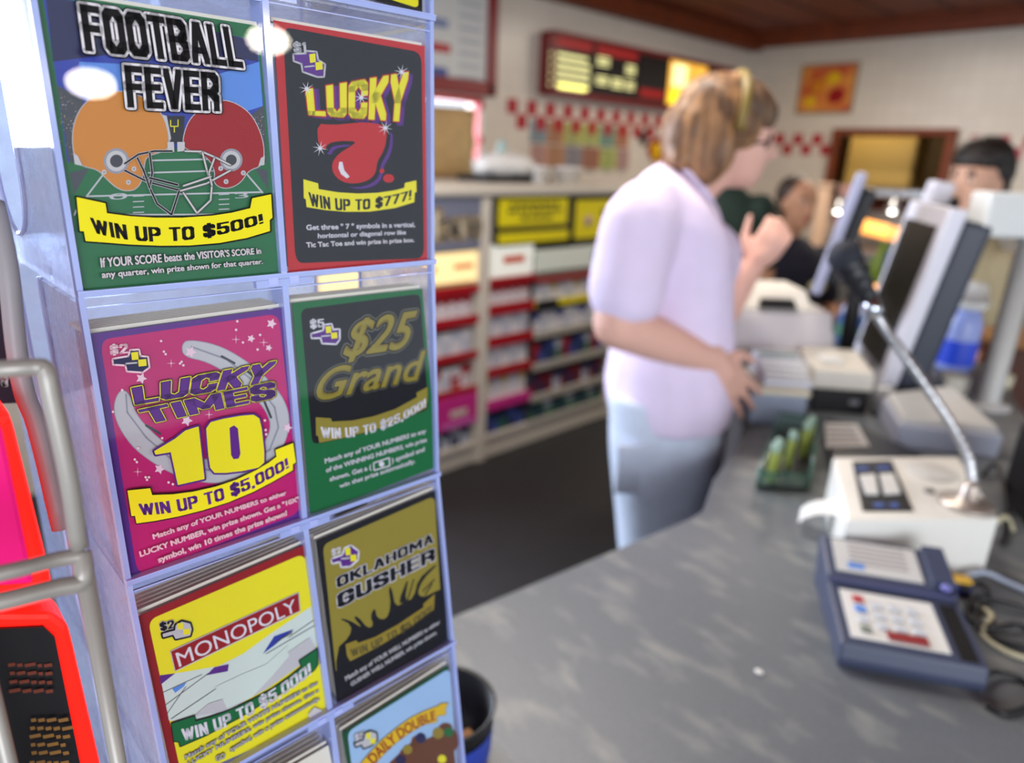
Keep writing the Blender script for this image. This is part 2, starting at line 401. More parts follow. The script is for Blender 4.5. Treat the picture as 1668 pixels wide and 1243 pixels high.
# windows in the left wall
M_glass = clear('window_glass', (.97, .98, 1), .05, .02, (.9, .95, 1))
def window(n, y0, y1, z0, z1, fm, w):
    f = MB()
    for (c, d) in (((XW+.005, (y0+y1)/2, z0+w/2), (.06, y1-y0, w)), ((XW+.005, (y0+y1)/2, z1-w/2), (.06, y1-y0, w)), ((XW+.005, y0+w/2, (z0+z1)/2), (.06, w, z1-z0)), ((XW+.005, y1-w/2, (z0+z1)/2), (.06, w, z1-z0))): f.box(c, d, fm, .004)
    o = struct(f.build('window_%d' % n, None, (XW, (y0+y1)/2, z0)))
    g = MB(); g.box((-.01, 0, (z1-z0)/2), (.006, y1-y0-2*w+.004, z1-z0-2*w+.004), M_glass); g.build('window_pane', o); return o
window(1, *WA, M_white, .04); w2 = window(2, *WB, M_red, .03)
g = MB(); g.box((.045, .300, .2), (.02, .03, .4), M_red); g.box((.057, .300, .10), (.004, .024, .12), M_white); g.box((.057, .300, .28), (.004, .024, .14), M_white); g.build('side_strip', w2)

# ------------------------------------------------------------------ counter
M_count = mat('grey_laminate', (116, 121, 126), .42, noise=.5, nscale=420, alt=(86, 91, 96), spec=.5)
def _counter():
    nt = M_count.node_tree; N = nt.nodes; L = nt.links; b = N['Principled BSDF']; src = b.inputs['Base Color'].links[0].from_socket
    tc = N.new('ShaderNodeTexCoord'); mp = N.new('ShaderNodeMapping'); mp.inputs['Scale'].default_value = (14, 30, 14); mp.inputs['Rotation'].default_value = (0, 0, .5)
    nz = N.new('ShaderNodeTexNoise'); nz.inputs['Scale'].default_value = 1; nz.inputs['Detail'].default_value = 6; rp = N.new('ShaderNodeValToRGB'); rp.color_ramp.elements[0].position = .52; rp.color_ramp.elements[1].position = .9
    mx = N.new('ShaderNodeMix'); mx.data_type = 'RGBA'; mx.inputs[7].default_value = (*lin((160, 161, 154)), 1)
    L.new(tc.outputs['Object'], mp.inputs[0]); L.new(mp.outputs[0], nz.inputs['Vector']); L.new(nz.outputs['Fac'], rp.inputs[0]); L.new(rp.outputs[0], mx.inputs[0]); L.new(src, mx.inputs[6]); L.new(mx.outputs[2], b.inputs['Base Color'])
_counter()
EDGE = [(-.57, -.9), (-.548, .449), (-.494, .885), (-.497, .925), (-.546, 1.037), (-.638, 1.346), (-.9, 1.68), (-1.02, 2.36), (-.40, 2.36), (-.29, 2.0), (-.14, 1.62), (.05, 1.1), (.10, .6), (.10, -.9)]
b = MB(); b.prism(EDGE, .875, .92, M_count, None, .004)
ct = b.build('counter', None, (-.2, .8, 0))
tag(ct, 'long grey speckled laminate counter with an angled clerk edge', 'counter')
b = MB(); cx0, cy0 = -.4, .8
b.prism([(cx0+(x-cx0)*.90-(-.2), cy0+(y-cy0)*.97-.8) for x, y in EDGE], .0, .872, mat('dark_laminate', (58, 56, 58), .6)); b.build('counter_base', ct)

# ------------------------------------------------------------------ lottery ticket dispenser
Y0, Y1 = .061, .2285
YD = .1432
BND = [(-.3005, 1.636), (-.3005, 1.509), (-.2995, 1.392), (-.2945, 1.2685), (-.2785, 1.1600), (-.262, 1.050), (-.252, .945)]
M_acr = clear('clear_acrylic', (.97, .98, 1), .032, .006, (.55, .62, .95), .015)
M_acrside = clear('dusty_acrylic', (.90, .93, 1), .08, .38, (.78, .80, .92), .05, .45)
M_acrback = clear('frosted_acrylic', (.85, .9, 1), .05, .5, (.70, .75, .90), .2, .2)
M_edge = mat('acrylic_edge', (160, 174, 228), .12, spec=.8, coat=.6, noise=.12, nscale=40)  # pale blue base colour stands in for daylight gathered in clear edges
M_edgel = mat('acrylic_edge_shine', (176, 186, 240), .1, spec=.8, coat=.8)  # lighter copy, with the bright shine along the edges put into its colour
def F(r, y, t, off=0.0):
    (xa, za), (xb, zb) = BND[r], BND[r+1]
    n = Vector((za-zb, 0, xb-xa)).normalized()
    return Vector((xa+(xb-xa)*t, y, za+(zb-za)*t)) + n*off
def fn(r):
    (xa, za), (xb, zb) = BND[r], BND[r+1]; return Vector((za-zb, 0, xb-xa)).normalized()
def slab(mb, r, ya, yb, ta, tb, o0, o1, m):
    mb.hexa([F(r, ya, ta, o0), F(r, yb, ta, o0), F(r, yb, tb, o0), F(r, ya, tb, o0)], [F(r, ya, ta, o1), F(r, yb, ta, o1), F(r, yb, tb, o1), F(r, ya, tb, o1)], m)
DROOT = Vector((-.352, .145, .92))
disp = thing('ticket_dispenser', 'tall clear acrylic lottery ticket dispenser tower with two columns of bins standing on the counter', 'dispenser', DROOT)
b = MB(); b.box((-.375, .145, .9325), (.26, .19, .025), M_edge, .004); wpart(b, 'base', disp)
XBK = -.50
for r in range(6):
    (xa, za), (xb, zb) = BND[r], BND[r+1]
    b = MB()                       # bin floor and front lip
    b.hexa([(XBK, Y0, zb), (XBK, Y1, zb), (xb, Y1, zb), (xb, Y0, zb)], [(XBK, Y0, zb+.003), (XBK, Y1, zb+.003), (xb, Y1, zb+.003), (xb, Y0, zb+.003)], M_acrside)
    bn = wpart(b, 'bin', disp)
    def sub(mb, name):
        bmesh.ops.translate(mb.bm, verts=mb.bm.verts, vec=-disp.location); return mb.build(name, bn)
    q = MB(); slab(q, r, Y0-.0004, Y1+.0004, .974, .991, -.0005, .0030, M_edge); slab(q, r, Y0-.0004, Y1+.0004, .970, .974, -.0005, .0034, M_edgel); sub(q, 'bottom_lip')
    for ya, yb in ((Y0+.002, YD-.0015), (YD+.0015, Y1-.0016)):
        q = MB(); slab(q, r, ya, yb, .03, .966, -.0002, .0008, M_acr); sub(q, 'front_panel')
        q = MB(); slab(q, r, ya, yb, .027, .031, -.0006, .001, M_edgel); sub(q, 'panel_edge')
    # left side with its U-shaped finger slot, right side, divider
    q = MB(); n = 14
    za2, zb2 = za-.002, zb+.003
    xm = (XBK+min(xa, xb))/2; hw = .028; zs = zb+.042
    ring = [(xm-hw, za2)]+[(xm-hw*math.cos(math.pi*k/n), zs-hw*math.sin(math.pi*k/n)) for k in range(n+1)]+[(xm+hw, za2)]
    outer = [(XBK, za2), (XBK, zb2), (xb-.0004, zb2), (xa-.0004, za2)]
    poly = ring+[(xa-.0008, za2), (xb-.0008, zb2), (XBK, zb2), (XBK, za2)]
    for yy, sgn in ((Y0, 1), (Y1-.0016, 1)):
        lo = [(x, yy, z) for x, z in poly]; hi = [(x, yy+.0016, z) for x, z in poly]
        q = MB(); q.hexa(lo, hi, M_acrside); sd = sub(q, 'side_panel')
        q = MB(); q.hexa([F(r, yy-.0003, 0, -.0024), F(r, yy+.0018, 0, -.003), F(r, yy+.0018, 1, -.003), F(r, yy-.0003, 1, -.0024)], [F(r, yy-.0003, 0, .0016), F(r, yy+.0018, 0, .0016), F(r, yy+.0018, 1, .0016), F(r, yy-.0003, 1, .0016)], M_edge); sub(q, 'corner_edge')
        q = MB(); q.tube([(x, yy+.0008, z) for x, z in ring], .0011, M_edgel, 6); sub(q, 'slot_rim')
    q = MB(); slab(q, r, YD-.0014, YD+.0014, 0.0, 1, -.010, .0016, M_edge); sub(q, 'divider')
    q = MB(); q.hexa([(XBK, Y0, zb), (XBK, Y1, zb), (XBK-.002, Y1, zb), (XBK-.002, Y0, zb)], [(XBK, Y0, za), (XBK, Y1, za), (XBK-.002, Y1, za), (XBK-.002, Y0, za)], M_acrback); sub(q, 'back_panel')
    for s in (.56, .62):
        yy = Y0+(Y1-Y0)*(s-.12); q = MB(); slab(q, r, yy, yy+.0045, .985, 1.012, .0, .0036, M_edgel); sub(q, 'clip')
    q = MB(); yy = YD+.013; slab(q, r, YD-.014, yy, .992, 1.02, .0, .003, M_edge); sub(q, 'clip')

# ------------------------------------------------------------------ lottery tickets
def ink(name, rgb): return mat('print_'+name, rgb, .55, spec=.18)
K_black, K_white = ink('black', (20, 18, 20)), ink('white', (226, 220, 222)); K_yel = ink('yellow', (240, 226, 30)); K_green = ink('green', (20, 104, 52))
K_dgreen = ink('dark_green', (18, 74, 40)); K_red = ink('red', (196, 32, 34)); K_dred = ink('dark_red', (150, 22, 26)); K_purple = ink('purple', (92, 38, 128)); K_blue = ink('blue', (44, 60, 158))
K_lblue = ink('light_blue', (92, 140, 214)); K_navy = ink('navy', (34, 32, 74)); K_grey = ink('grey', (150, 150, 156)); K_lgrey = ink('light_grey', (196, 192, 190)); K_dgrey = ink('dark_grey', (70, 70, 74))
K_orange = ink('orange', (212, 130, 34)); K_helm = ink('maroon', (156, 34, 38)); K_mag = ink('magenta', (196, 24, 104)); K_pink = ink('pale_pink', (244, 206, 214)); K_gold = ink('gold', (150, 128, 40)); K_olive = ink('olive', (148, 132, 46))
K_dgold = ink('dark_gold', (96, 84, 40)); K_sky = ink('sky', (160, 192, 224)); K_board = ink('pale_green', (212, 222, 208)); K_brown = ink('brown', (104, 56, 26)); K_field = ink('field_green', (38, 104, 62)); K_cream = mat('ticket_edge', (234, 224, 202), .7)

def stack_mat(name, c1, c2):
    if name in MATS: return MATS[name]
    m = bpy.data.materials.new(name); m.use_nodes = True; nt = m.node_tree; bs = nt.nodes['Principled BSDF']; bs.inputs['Roughness'].default_value = .8
    tc = nt.nodes.new('ShaderNodeTexCoord'); w = nt.nodes.new('ShaderNodeTexWave'); w.wave_type = 'BANDS'; w.bands_direction = 'X'
    w.inputs['Scale'].default_value = 75; w.inputs['Distortion'].default_value = .6; w.inputs['Detail'].default_value = 1; w.inputs['Detail Scale'].default_value = 30
    mx = nt.nodes.new('ShaderNodeMix'); mx.data_type = 'RGBA'; mx.inputs[6].default_value = (*lin(c1), 1); mx.inputs[7].default_value = (*lin(c2), 1)
    nt.links.new(tc.outputs['Object'], w.inputs[0]); nt.links.new(w.outputs[0], mx.inputs[0]); nt.links.new(mx.outputs[2], bs.inputs['Base Color'])
    MATS[name] = m; return m

def pack(r, corners, back, label, thick, sm, off=-.0012, lean=.0):
    """a fan-folded pack of tickets in a bin; returns the Art of its front ticket, the root"""
    n = fn(r)
    if lean: n = (n+Vector((0, 0, lean))).normalized()
    art = Art(F(r, (Y0+Y1)/2, .97, off), n)
    P = [art.P(*c) for c in corners]
    bc = (P[2]+P[3])/2; root = thing('lottery_ticket_pack', label, 'lottery ticket', bc-n*thick/2, 0, 'lottery tickets in the dispenser')
    art.mb.hexa([p-n*.0004 for p in P], P, back)
    if thick:
        q = MB(); cc = sum(P, Vector())/4
        q.hexa([cc+(p-cc)*.955-n*thick for p in P], [cc+(p-cc)*.955-n*.0008 for p in P], sm)
        bmesh.ops.translate(q.bm, verts=q.bm.verts, vec=-root.location); st = q.build('folded_tickets', root)
        k = max(2, int(thick/.004))
        for i in range(k):
            o = -.0012-(thick-.0014)*(i+.5)/k; q = MB()
            q.hexa([P[0]+n*o, P[1]+n*o, P[1]+n*o+(P[0]-P[3]).normalized()*.0016, P[0]+n*o+(P[0]-P[3]).normalized()*.0016], [P[0]+n*(o+.0007), P[1]+n*(o+.0007), P[1]+n*(o+.0007)+(P[0]-P[3]).normalized()*.0016, P[0]+n*(o+.0007)+(P[0]-P[3]).normalized()*.0016], K_cream)
            bmesh.ops.translate(q.bm, verts=q.bm.verts, vec=-st.location-root.location); q.build('perforated_edge', st)
    return art, root
def finish(art, root): wpart(art.mb, 'front_ticket', root)
def Z(s, ox, oy): return lambda *p: [(ox+p[i]/s, oy+p[i+1]/s) for i in range(0, len(p), 2)]
def sm(pts, it=2):
    for _ in range(it):
        out = []
        for i in range(len(pts)):
            a_, b_ = pts[i], pts[(i+1) % len(pts)]
            out += [(a_[0]*.75+b_[0]*.25, a_[1]*.75+b_[1]*.25), (a_[0]*.25+b_[0]*.75, a_[1]*.25+b_[1]*.75)]
        pts = out
    return pts
def logo(a, q, pts, edge, body, yel):
    """state outline emblem with a yellow block"""
    c = q(*pts); a.outlined(c, body, edge, 6)
    xs = [p[0] for p in c]; ys = [p[1] for p in c]; x0, x1, y0, y1 = min(xs), max(xs), min(ys), max(ys)
    w, h = x1-x0, y1-y0
    a.poly([(x0+.50*w, y0+.10*h), (x0+.70*w, y0+.06*h), (x0+.72*w, y0+.42*h), (x0+.53*w, y0+.46*h)], yel)
    a.poly([(x0+.70*w, y0+.44*h), (x0+.93*w, y0+.40*h), (x0+.95*w, y0+.72*h), (x0+.72*w, y0+.76*h)], yel)
    a.line([(x0+.36*w, y0+.62*h), (x0+.66*w, y0+.58*h)], 2.6, K_lgrey)

# --- FOOTBALL FEVER
q = Z(2.487, 0, 0)
cn = [(56, -16), (421, 42), (457, 447), (125, 484)]
a, rt = pack(1, cn, K_green, 'green and blue lottery ticket reading FOOTBALL FEVER with two helmets', .006, stack_mat('stack_grey', (120, 120, 128), (196, 192, 190)))
a.poly(q(172, -25, 1040, 165, 1068, 432, 1086, 790, 292, 800, 225, 300), K_blue)
a.poly(q(185, -20, 1035, 165, 1045, 250, 700, 190, 215, 250), K_navy)
a.poly(q(320, 250, 500, 260, 500, 372, 330, 392), K_lblue); a.poly(q(885, 300, 1050, 250, 1064, 430, 1000, 450, 890, 405), K_lblue)
a.poly(q(230, 345, 335, 402, 360, 690, 285, 690, 245, 440), K_dgrey); a.poly(q(1068, 425, 985, 492, 1000, 690, 1082, 690), K_dgrey)
for i in range(60):
    sx_ = random.random(); x = 240+sx_*80; y = 380+sx_*40+random.random()*220; a.disc(q(x, y)[0], .8, K_gold if i % 3 else K_lgrey, 6, same=i > 0)
    x = 1000+sx_*68; y = 490-sx_*35+random.random()*110; a.disc(q(x, y)[0], .8, K_gold if i % 3 else K_lgrey, 6, same=True)
a.poly(q(272, 660, 640, 600, 860, 600, 1084, 660, 1092, 880, 300, 880), K_green); a.poly(q(280, 700, 360, 680, 300, 790), K_dgrey); a.poly(q(1084, 690, 1030, 680, 1086, 770), K_dgrey)
for L in ((350, 795, 430, 690), (350, 795, 1062, 778), (1062, 780, 985, 690), (610, 650, 850, 645), (600, 700, 860, 692), (330, 800, 300, 870), (460, 870, 940, 868)): a.line(q(*L), 2.6, K_lgrey)
for i in range(4):
    a.line(q(538, 795+i*22, 580, 793+i*22), 1.6, K_lgrey); a.line(q(885, 788+i*20, 925, 786+i*20), 1.6, K_lgrey)
a.text('0', q(440, 785, 515, 780, 512, 806, 440, 810), K_lgrey, .0); a.text('3', q(945, 783, 1000, 780, 1005, 800, 950, 804), K_lgrey, .0)
a.poly(q(668, 470, 745, 470, 735, 580, 690, 580), K_black); a.line(q(688, 488, 688, 512, 718, 512, 718, 486), 1.6, K_yel); a.line(q(703, 512, 703, 535), 1.6, K_yel); a.poly(q(640, 460, 672, 470, 690, 560, 672, 600), K_lgrey)
H1 = q(330, 672, 300, 640, 290, 560, 300, 490, 330, 430, 380, 390, 450, 370, 530, 375, 600, 408, 650, 460, 674, 520, 682, 600, 640, 618, 585, 632, 578, 690, 566, 745, 535, 772, 480, 768, 430, 725, 395, 685)
a.outlined(sm(H1), K_orange, K_lgrey, 3)
H2 = q(1058, 670, 1066, 610, 1052, 540, 1012, 462, 950, 418, 890, 405, 830, 430, 770, 475, 742, 540, 738, 602, 800, 612, 850, 650, 870, 700, 862, 735, 885, 758, 925, 762, 972, 738, 1000, 690)
a.outlined(sm(H2), K_helm, K_lgrey, 3)
for c, R_, d in ((468, 652, 26), (930, 650, 24)) and (((468, 652), 52, 26), ((932, 648), 46, 22)):
    a.disc(q(*c)[0], R_/2.487, K_grey); a.disc(q(*c)[0], R_*.8/2.487, K_lgrey); a.disc(q(*c)[0], d/2.487, K_dgrey)
for c in ((418, 697), (516, 738), (538, 684), (980, 700), (910, 735), (888, 682)): a.disc(q(*c)[0], 4, K_lgrey); a.disc(q(*c)[0], 2, K_grey)
a.poly(q(292, 620, 310, 630, 330, 672, 298, 665), K_lgrey); a.poly(q(1066, 630, 1050, 640, 1040, 672, 1064, 668), K_lgrey)
a.poly(q(672, 575, 698, 575, 700, 615, 672, 615), K_lgrey); a.poly(q(712, 575, 742, 575, 742, 612, 712, 614), K_lgrey)
for L in ((500, 662, 555, 625, 620, 612, 690, 612), (500, 690, 590, 735, 720, 770), (600, 620, 610, 700, 600, 760, 630, 825, 688, 868, 718, 775), (550, 640, 575, 690, 600, 760), (600, 720, 712, 748)):
    a.line(q(*L), 4.6, K_lgrey); a.line(q(*L), 3, K_black)
for L in ((742, 612, 810, 614, 870, 640, 925, 668), (925, 690, 830, 742, 724, 772), (812, 618, 830, 690, 850, 750, 845, 810, 790, 862, 735, 780), (860, 640, 838, 700, 850, 750), (735, 752, 845, 715)):
    a.line(q(*L), 4.6, K_dgrey); a.line(q(*L), 2.8, K_lgrey)
B = q(303, 797, 420, 822, 426, 862, 520, 874, 620, 880, 730, 880, 850, 872, 930, 860, 1004, 842, 1012, 802, 1088, 786, 1094, 880, 1083, 890, 1084, 934, 990, 962, 880, 982, 760, 992, 640, 993, 520, 988, 420, 980, 340, 974, 333, 935, 317, 934)
a.outlined(B, K_yel, K_black, 5); a.line(q(330, 800, 340, 930), .01, K_yel)
a.text('WIN UP TO $500!', q(357, 878, 1052, 864, 1058, 902, 372, 940), K_black, .0, mt=q(700, 918)[0], mbm=q(704, 974)[0], block=True)
a.text("If YOUR SCORE beats the VISITOR'S SCORE in", q(397, 1040, 1046, 1000, 1049, 1026, 402, 1082), K_white, .035, K_black, .05)
a.text('any quarter, win prize shown for that quarter.', q(402, 1096, 1054, 1046, 1056, 1072, 407, 1132), K_white, .035, K_black, .05)
for t_, qq in (('FOOTBALL', q(312, 18, 948, 118, 976, 278, 338, 208)), ('FEVER', q(492, 265, 872, 297, 880, 452, 508, 436))):
    a.text(t_, qq, K_black, .004, K_black, .085, block=True); a.text(t_, qq, K_black, .004, K_white, .060, block=True)
finish(a, rt)

# --- LUCKY 7
q = Z(2.485, 400, 0)
a, rt = pack(1, [(446, 33), (692, 75), (696, 427), (470, 445)], K_red, 'black and red lottery ticket reading LUCKY with a big red seven', .01, stack_mat('stack_grey', (120, 120, 128), (196, 192, 190)))
a.rquad(q(150, 108, 712, 212, 723, 1046, 202, 1066), K_black, .06)
a.text('$1', q(190, 172, 243, 170, 247, 214, 195, 212), K_lgrey, .0, block=True)
logo(a, q, (196, 222, 245, 220, 250, 210, 284, 213, 290, 245, 318, 262, 314, 308, 290, 308, 234, 288, 229, 256, 198, 245), K_lgrey, K_purple, K_yel)
S7 = (288, 500, 350, 506, 420, 500, 480, 494, 530, 500, 568, 512, 570, 560, 558, 610, 530, 655, 526, 700, 498, 730, 440, 745, 385, 735, 352, 702, 347, 660, 375, 622, 428, 590, 448, 572, 380, 570, 332, 580, 318, 610, 293, 590)
def sh(p, dx, dy): return [v+(dx if i % 2 == 0 else dy) for i, v in enumerate(p)]
a.poly(sm(q(*sh(S7, 26, 22)), 1), K_purple); a.outlined(sm(q(*sh(S7, 8, 8)), 1), K_black, K_black, 6); a.outlined(sm(q(*S7), 1), K_red, K_black, 3)
a.poly(q(378, 655, 390, 655, 398, 690, 420, 715, 408, 722, 385, 705, 374, 680), K_white)
a.disc(q(577, 722)[0], 9, K_red, 20, 7); a.disc(q(550, 692)[0], 4, K_red)
a.text('LUCKY', q(240, 362, 658, 290, 640, 494, 252, 466), K_yel, .008, K_red, .03, block=True, shadow=(.045, -.07), ms=K_purple)
for c in ((245, 360), (465, 395), (628, 292), (562, 518), (298, 600)):
    a.star(q(*c)[0], 13, K_white, 8, .16, .2); a.disc(q(*c)[0], 3, K_white)
B = q(230, 725, 290, 742, 292, 765, 370, 778, 450, 783, 530, 780, 600, 770, 638, 760, 641, 740, 687, 730, 688, 776, 681, 780, 679, 818, 600, 842, 500, 856, 400, 857, 320, 850, 243, 838, 240, 806, 232, 802)
a.outlined(B, K_yel, K_black, 2)
a.text('WIN UP TO $777!', q(250, 776, 668, 768, 666, 806, 258, 832), K_black, .0, mt=q(455, 806)[0], mbm=q(455, 850)[0], block=True)
a.text('Get three " 7 " symbols in a vertical,', q(240, 908, 682, 898, 682, 924, 243, 938), K_white, .045)
a.text('horizontal or diagonal row like', q(288, 944, 645, 930, 645, 954, 288, 970), K_white, .045)
a.text('Tic Tac Toe and win prize in prize box.', q(240, 980, 678, 962, 678, 984, 243, 1008), K_white, .045)
finish(a, rt)

# --- LUCKY TIMES 10
q = Z(2.438, 0, 450)
a, rt = pack(2, [(139, 546), (463, 501), (496, 846), (205, 955)], K_purple, 'magenta and purple lottery ticket reading LUCKY TIMES 10 with a horseshoe', .026, stack_mat('stack_purple', (98, 84, 120), (206, 196, 204)))
a.rquad(q(397, 252, 1106, 148, 1194, 938, 546, 1186), K_mag, .06)
HS = q(480, 447, 452, 505, 460, 575, 520, 672, 600, 735, 700, 792, 820, 822, 940, 815, 1050, 762, 1125, 680, 1152, 580, 1130, 490, 1055, 400, 960, 325, 860, 272, 745, 252, 722, 275, 730, 318, 825, 338, 920, 395, 1010, 475, 1062, 540, 1080, 605, 1040, 680, 950, 725, 830, 735, 700, 700, 600, 620, 535, 545, 515, 470)
a.outlined(sm(HS), K_lgrey, K_grey, 2.5)
a.line(q(500, 470, 505, 540, 580, 640, 690, 735, 830, 770, 960, 750, 1070, 690, 1105, 600), 3, K_grey); a.line(q(760, 280, 900, 330, 1010, 420, 1090, 520, 1105, 600), 3, K_grey)
for L in ((880, 318, 930, 345), (975, 372, 1010, 400), (580, 592, 635, 625), (1050, 500, 1075, 560)): a.line(q(*L), 4, K_dgrey)
for c, r_ in (((1077, 188), 19), ((996, 247), 15), ((1066, 284), 13), ((756, 300), 22), ((560, 405), 21), ((740, 572), 22), ((632, 764), 20), ((1140, 600), 18)): a.star(q(*c)[0], r_/2.2, K_pink, 5, .5, -1.2)
for c in ((678, 345), (545, 775), (935, 250), (1045, 262), (828, 548)): a.star(q(*c)[0], 8, K_pink, 4, .1, 0)
for c in ((940, 178), (935, 212), (962, 262), (1030, 232), (1020, 290), (637, 256), (648, 298), (655, 308), (712, 345), (725, 352), (718, 338), (446, 536), (482, 450), (545, 680), (532, 725), (540, 735), (575, 795), (588, 795), (580, 805), (640, 640), (1047, 570), (1050, 608), (1052, 625), (930, 675), (665, 815), (682, 822)): a.disc(q(*c)[0], 2.1, K_pink, 8)
a.text('$2', q(430, 272, 502, 264, 505, 302, 433, 310), K_pink, .0, block=True)
logo(a, q, (446, 328, 508, 318, 515, 294, 545, 292, 550, 318, 580, 320, 585, 358, 560, 376, 502, 372, 496, 348, 448, 345), K_pink, K_navy, K_yel)
for t_, qq in (('LUCKY', q(515, 440, 1093, 332, 1046, 420, 530, 508)), ('TIMES', q(541, 527, 1086, 412, 1088, 480, 578, 584))):
    a.text(t_, qq, K_purple, .022, K_black, .075, block=True); a.text(t_, qq, K_purple, .022, K_yel, .042, block=True)
a.outlined(q(606, 690, 690, 640, 730, 608, 782, 592, 806, 800, 700, 824, 672, 694, 612, 704), K_yel, K_purple, 6)
a.outlined(q(812, 600, 830, 575, 880, 562, 950, 550, 1000, 546, 1022, 560, 1032, 600, 1042, 690, 1042, 735, 1020, 755, 960, 768, 890, 776, 845, 776, 828, 755, 820, 700), K_yel, K_purple, 6)
a.outlined(q(908, 600, 922, 592, 934, 602, 944, 700, 938, 716, 922, 718, 914, 704), K_purple, K_purple, 3)
B = q(500, 845, 590, 836, 598, 863, 680, 860, 760, 850, 850, 830, 930, 803, 1010, 765, 1060, 735, 1090, 712, 1086, 685, 1156, 658, 1167, 735, 1155, 742, 1155, 765, 1080, 808, 1000, 850, 900, 892, 800, 923, 700, 948, 610, 965, 536, 975, 530, 945, 516, 946)
a.outlined(B, K_yel, K_black, 3.5)
a.text('WIN UP TO $5,000!', q(543, 897, 1132, 716, 1140, 754, 552, 942), K_purple, .0, mt=q(850, 842)[0], mbm=q(858, 890)[0], block=True)
a.text('Match any of YOUR NUMBERS to either', q(597, 1018, 1128, 845, 1131, 867, 604, 1045), K_pink, .045)
a.text('LUCKY NUMBER, win prize shown. Get a "10X"', q(545, 1085, 1178, 868, 1181, 893, 552, 1115), K_pink, .045)
a.text('symbol, win 10 times the prize shown!', q(617, 1108, 1130, 923, 1133, 950, 625, 1138), K_pink, .045)
finish(a, rt)

# --- $25 GRAND
q = Z(2.824, 430, 420)
a, rt = pack(2, [(476, 494), (688, 470), (713, 760), (506, 840)], K_green, 'green and black lottery ticket reading $25 Grand in gold italics', .016, stack_mat('stack_cream', (206, 192, 164), (238, 228, 206)))
a.rquad(q(168, 236, 718, 165, 758, 700, 222, 862), K_black, .06)
a.text('$5', q(210, 286, 275, 280, 278, 318, 213, 326), K_white, .0, block=True)
logo(a, q, (220, 352, 275, 337, 280, 312, 308, 308, 314, 335, 344, 332, 344, 374, 330, 393, 270, 390, 263, 365, 222, 366), K_white, K_purple, K_yel)
for t_, qq in (('$25', q(380, 288, 706, 238, 678, 440, 356, 486)), ('Grand', q(250, 512, 742, 422, 738, 556, 232, 664))):
    a.text(t_, qq, K_olive, .03, ink('pewter', (112, 108, 92)), .065, shear=.3); a.text(t_, qq, K_gold, .03, K_black, .038, shear=.3); a.text(t_, qq, K_gold, .03, None, 0, shear=.3); a.text(t_, qq, K_olive, .004, None, 0, shear=.3)
B = q(235, 732, 305, 737, 310, 752, 400, 748, 500, 728, 600, 695, 700, 640, 698, 620, 750, 592, 749, 660, 742, 690, 650, 737, 550, 775, 450, 805, 350, 830, 252, 850, 246, 818, 237, 816)
a.outlined(B, K_olive, K_black, 2)
a.text('WIN UP TO $25,000!', q(258, 775, 740, 645, 742, 682, 262, 826), K_white, .0, mt=q(505, 757)[0], mbm=q(508, 800)[0], block=True)
a.text('Match any of YOUR NUMBERS to any', q(275, 922, 742, 783, 742, 810, 278, 952), K_white, .045)
a.text('of the WINNING NUMBERS, win prize', q(280, 964, 745, 824, 745, 850, 283, 994), K_white, .045)
a.text('shown. Get a (', q(297, 1006, 490, 948, 492, 978, 300, 1034), K_white, .045); a.text(') symbol and', q(582, 920, 735, 866, 735, 894, 584, 950), K_white, .045)
a.line(q(500, 942, 572, 918, 575, 955, 503, 976), 2, K_white, True); a.disc(q(537, 947)[0], 4.5, K_white)
a.text('win that prize automatically.', q(342, 1038, 690, 922, 692, 948, 345, 1064), K_white, .045)
finish(a, rt)

# --- MONOPOLY
q = Z(2.979, 0, 850)
a, rt = pack(3, [(225, 1004), (502, 885), (537, 1162), (283, 1275)], K_dred, 'yellow and red lottery ticket with a slanted red MONOPOLY banner', .022, stack_mat('stack_cream', (206, 192, 164), (238, 228, 206)))
a.rquad(q(718, 478, 1478, 152, 1584, 948, 884, 1250), K_yel, .06)
a.poly(q(776, 745, 900, 728, 1060, 700, 1180, 640, 1310, 545, 1508, 412, 1534, 590, 1530, 640, 1300, 800, 1100, 920, 940, 965, 820, 965), K_board)
a.poly(q(776, 745, 850, 735, 780, 790), K_purple); a.poly(q(1000, 745, 1040, 705, 1110, 690, 1105, 725), K_purple); a.poly(q(835, 810, 905, 778, 890, 800, 850, 830), K_lblue); a.poly(q(1275, 640, 1330, 555, 1425, 520, 1330, 600), K_blue)
for L in ((785, 830, 980, 740), (800, 890, 1010, 735), (810, 930, 900, 800), (1290, 640, 1530, 500), (1400, 560, 1530, 470), (830, 955, 1060, 800), (1320, 590, 1420, 530), (1340, 580, 1415, 540)): a.line(q(*L), 1, K_dgrey)
a.poly(q(935, 945, 1010, 880, 1230, 815, 1330, 680, 1500, 560, 1530, 610, 1460, 690, 1300, 805, 1100, 915), K_lgrey)
a.poly(q(1040, 800, 1180, 735, 1290, 690, 1390, 600, 1400, 650, 1320, 745, 1220, 850, 1100, 905, 1075, 850), K_board)
B = q(828, 628, 1445, 345, 1452, 430, 850, 720); a.outlined(B, K_dred, K_lgrey, 3)
a.text('MONOPOLY', q(848, 636, 1426, 372, 1440, 432, 868, 704), K_white, .005)
a.text('$2', q(770, 490, 840, 474, 846, 512, 778, 528), K_black, .0, block=True, mo=K_white, wo=.05)
logo(a, q, (786, 542, 848, 524, 850, 500, 880, 482, 920, 492, 928, 520, 920, 550, 850, 566, 838, 545, 790, 558), K_black, K_lgrey, K_yel)
B = q(830, 976, 940, 940, 945, 965, 1020, 945, 1120, 908, 1220, 862, 1320, 808, 1400, 752, 1462, 702, 1450, 672, 1535, 615, 1537, 690, 1520, 716, 1440, 775, 1350, 832, 1250, 890, 1150, 950, 1000, 1030, 872, 1085, 866, 1063, 842, 1060)
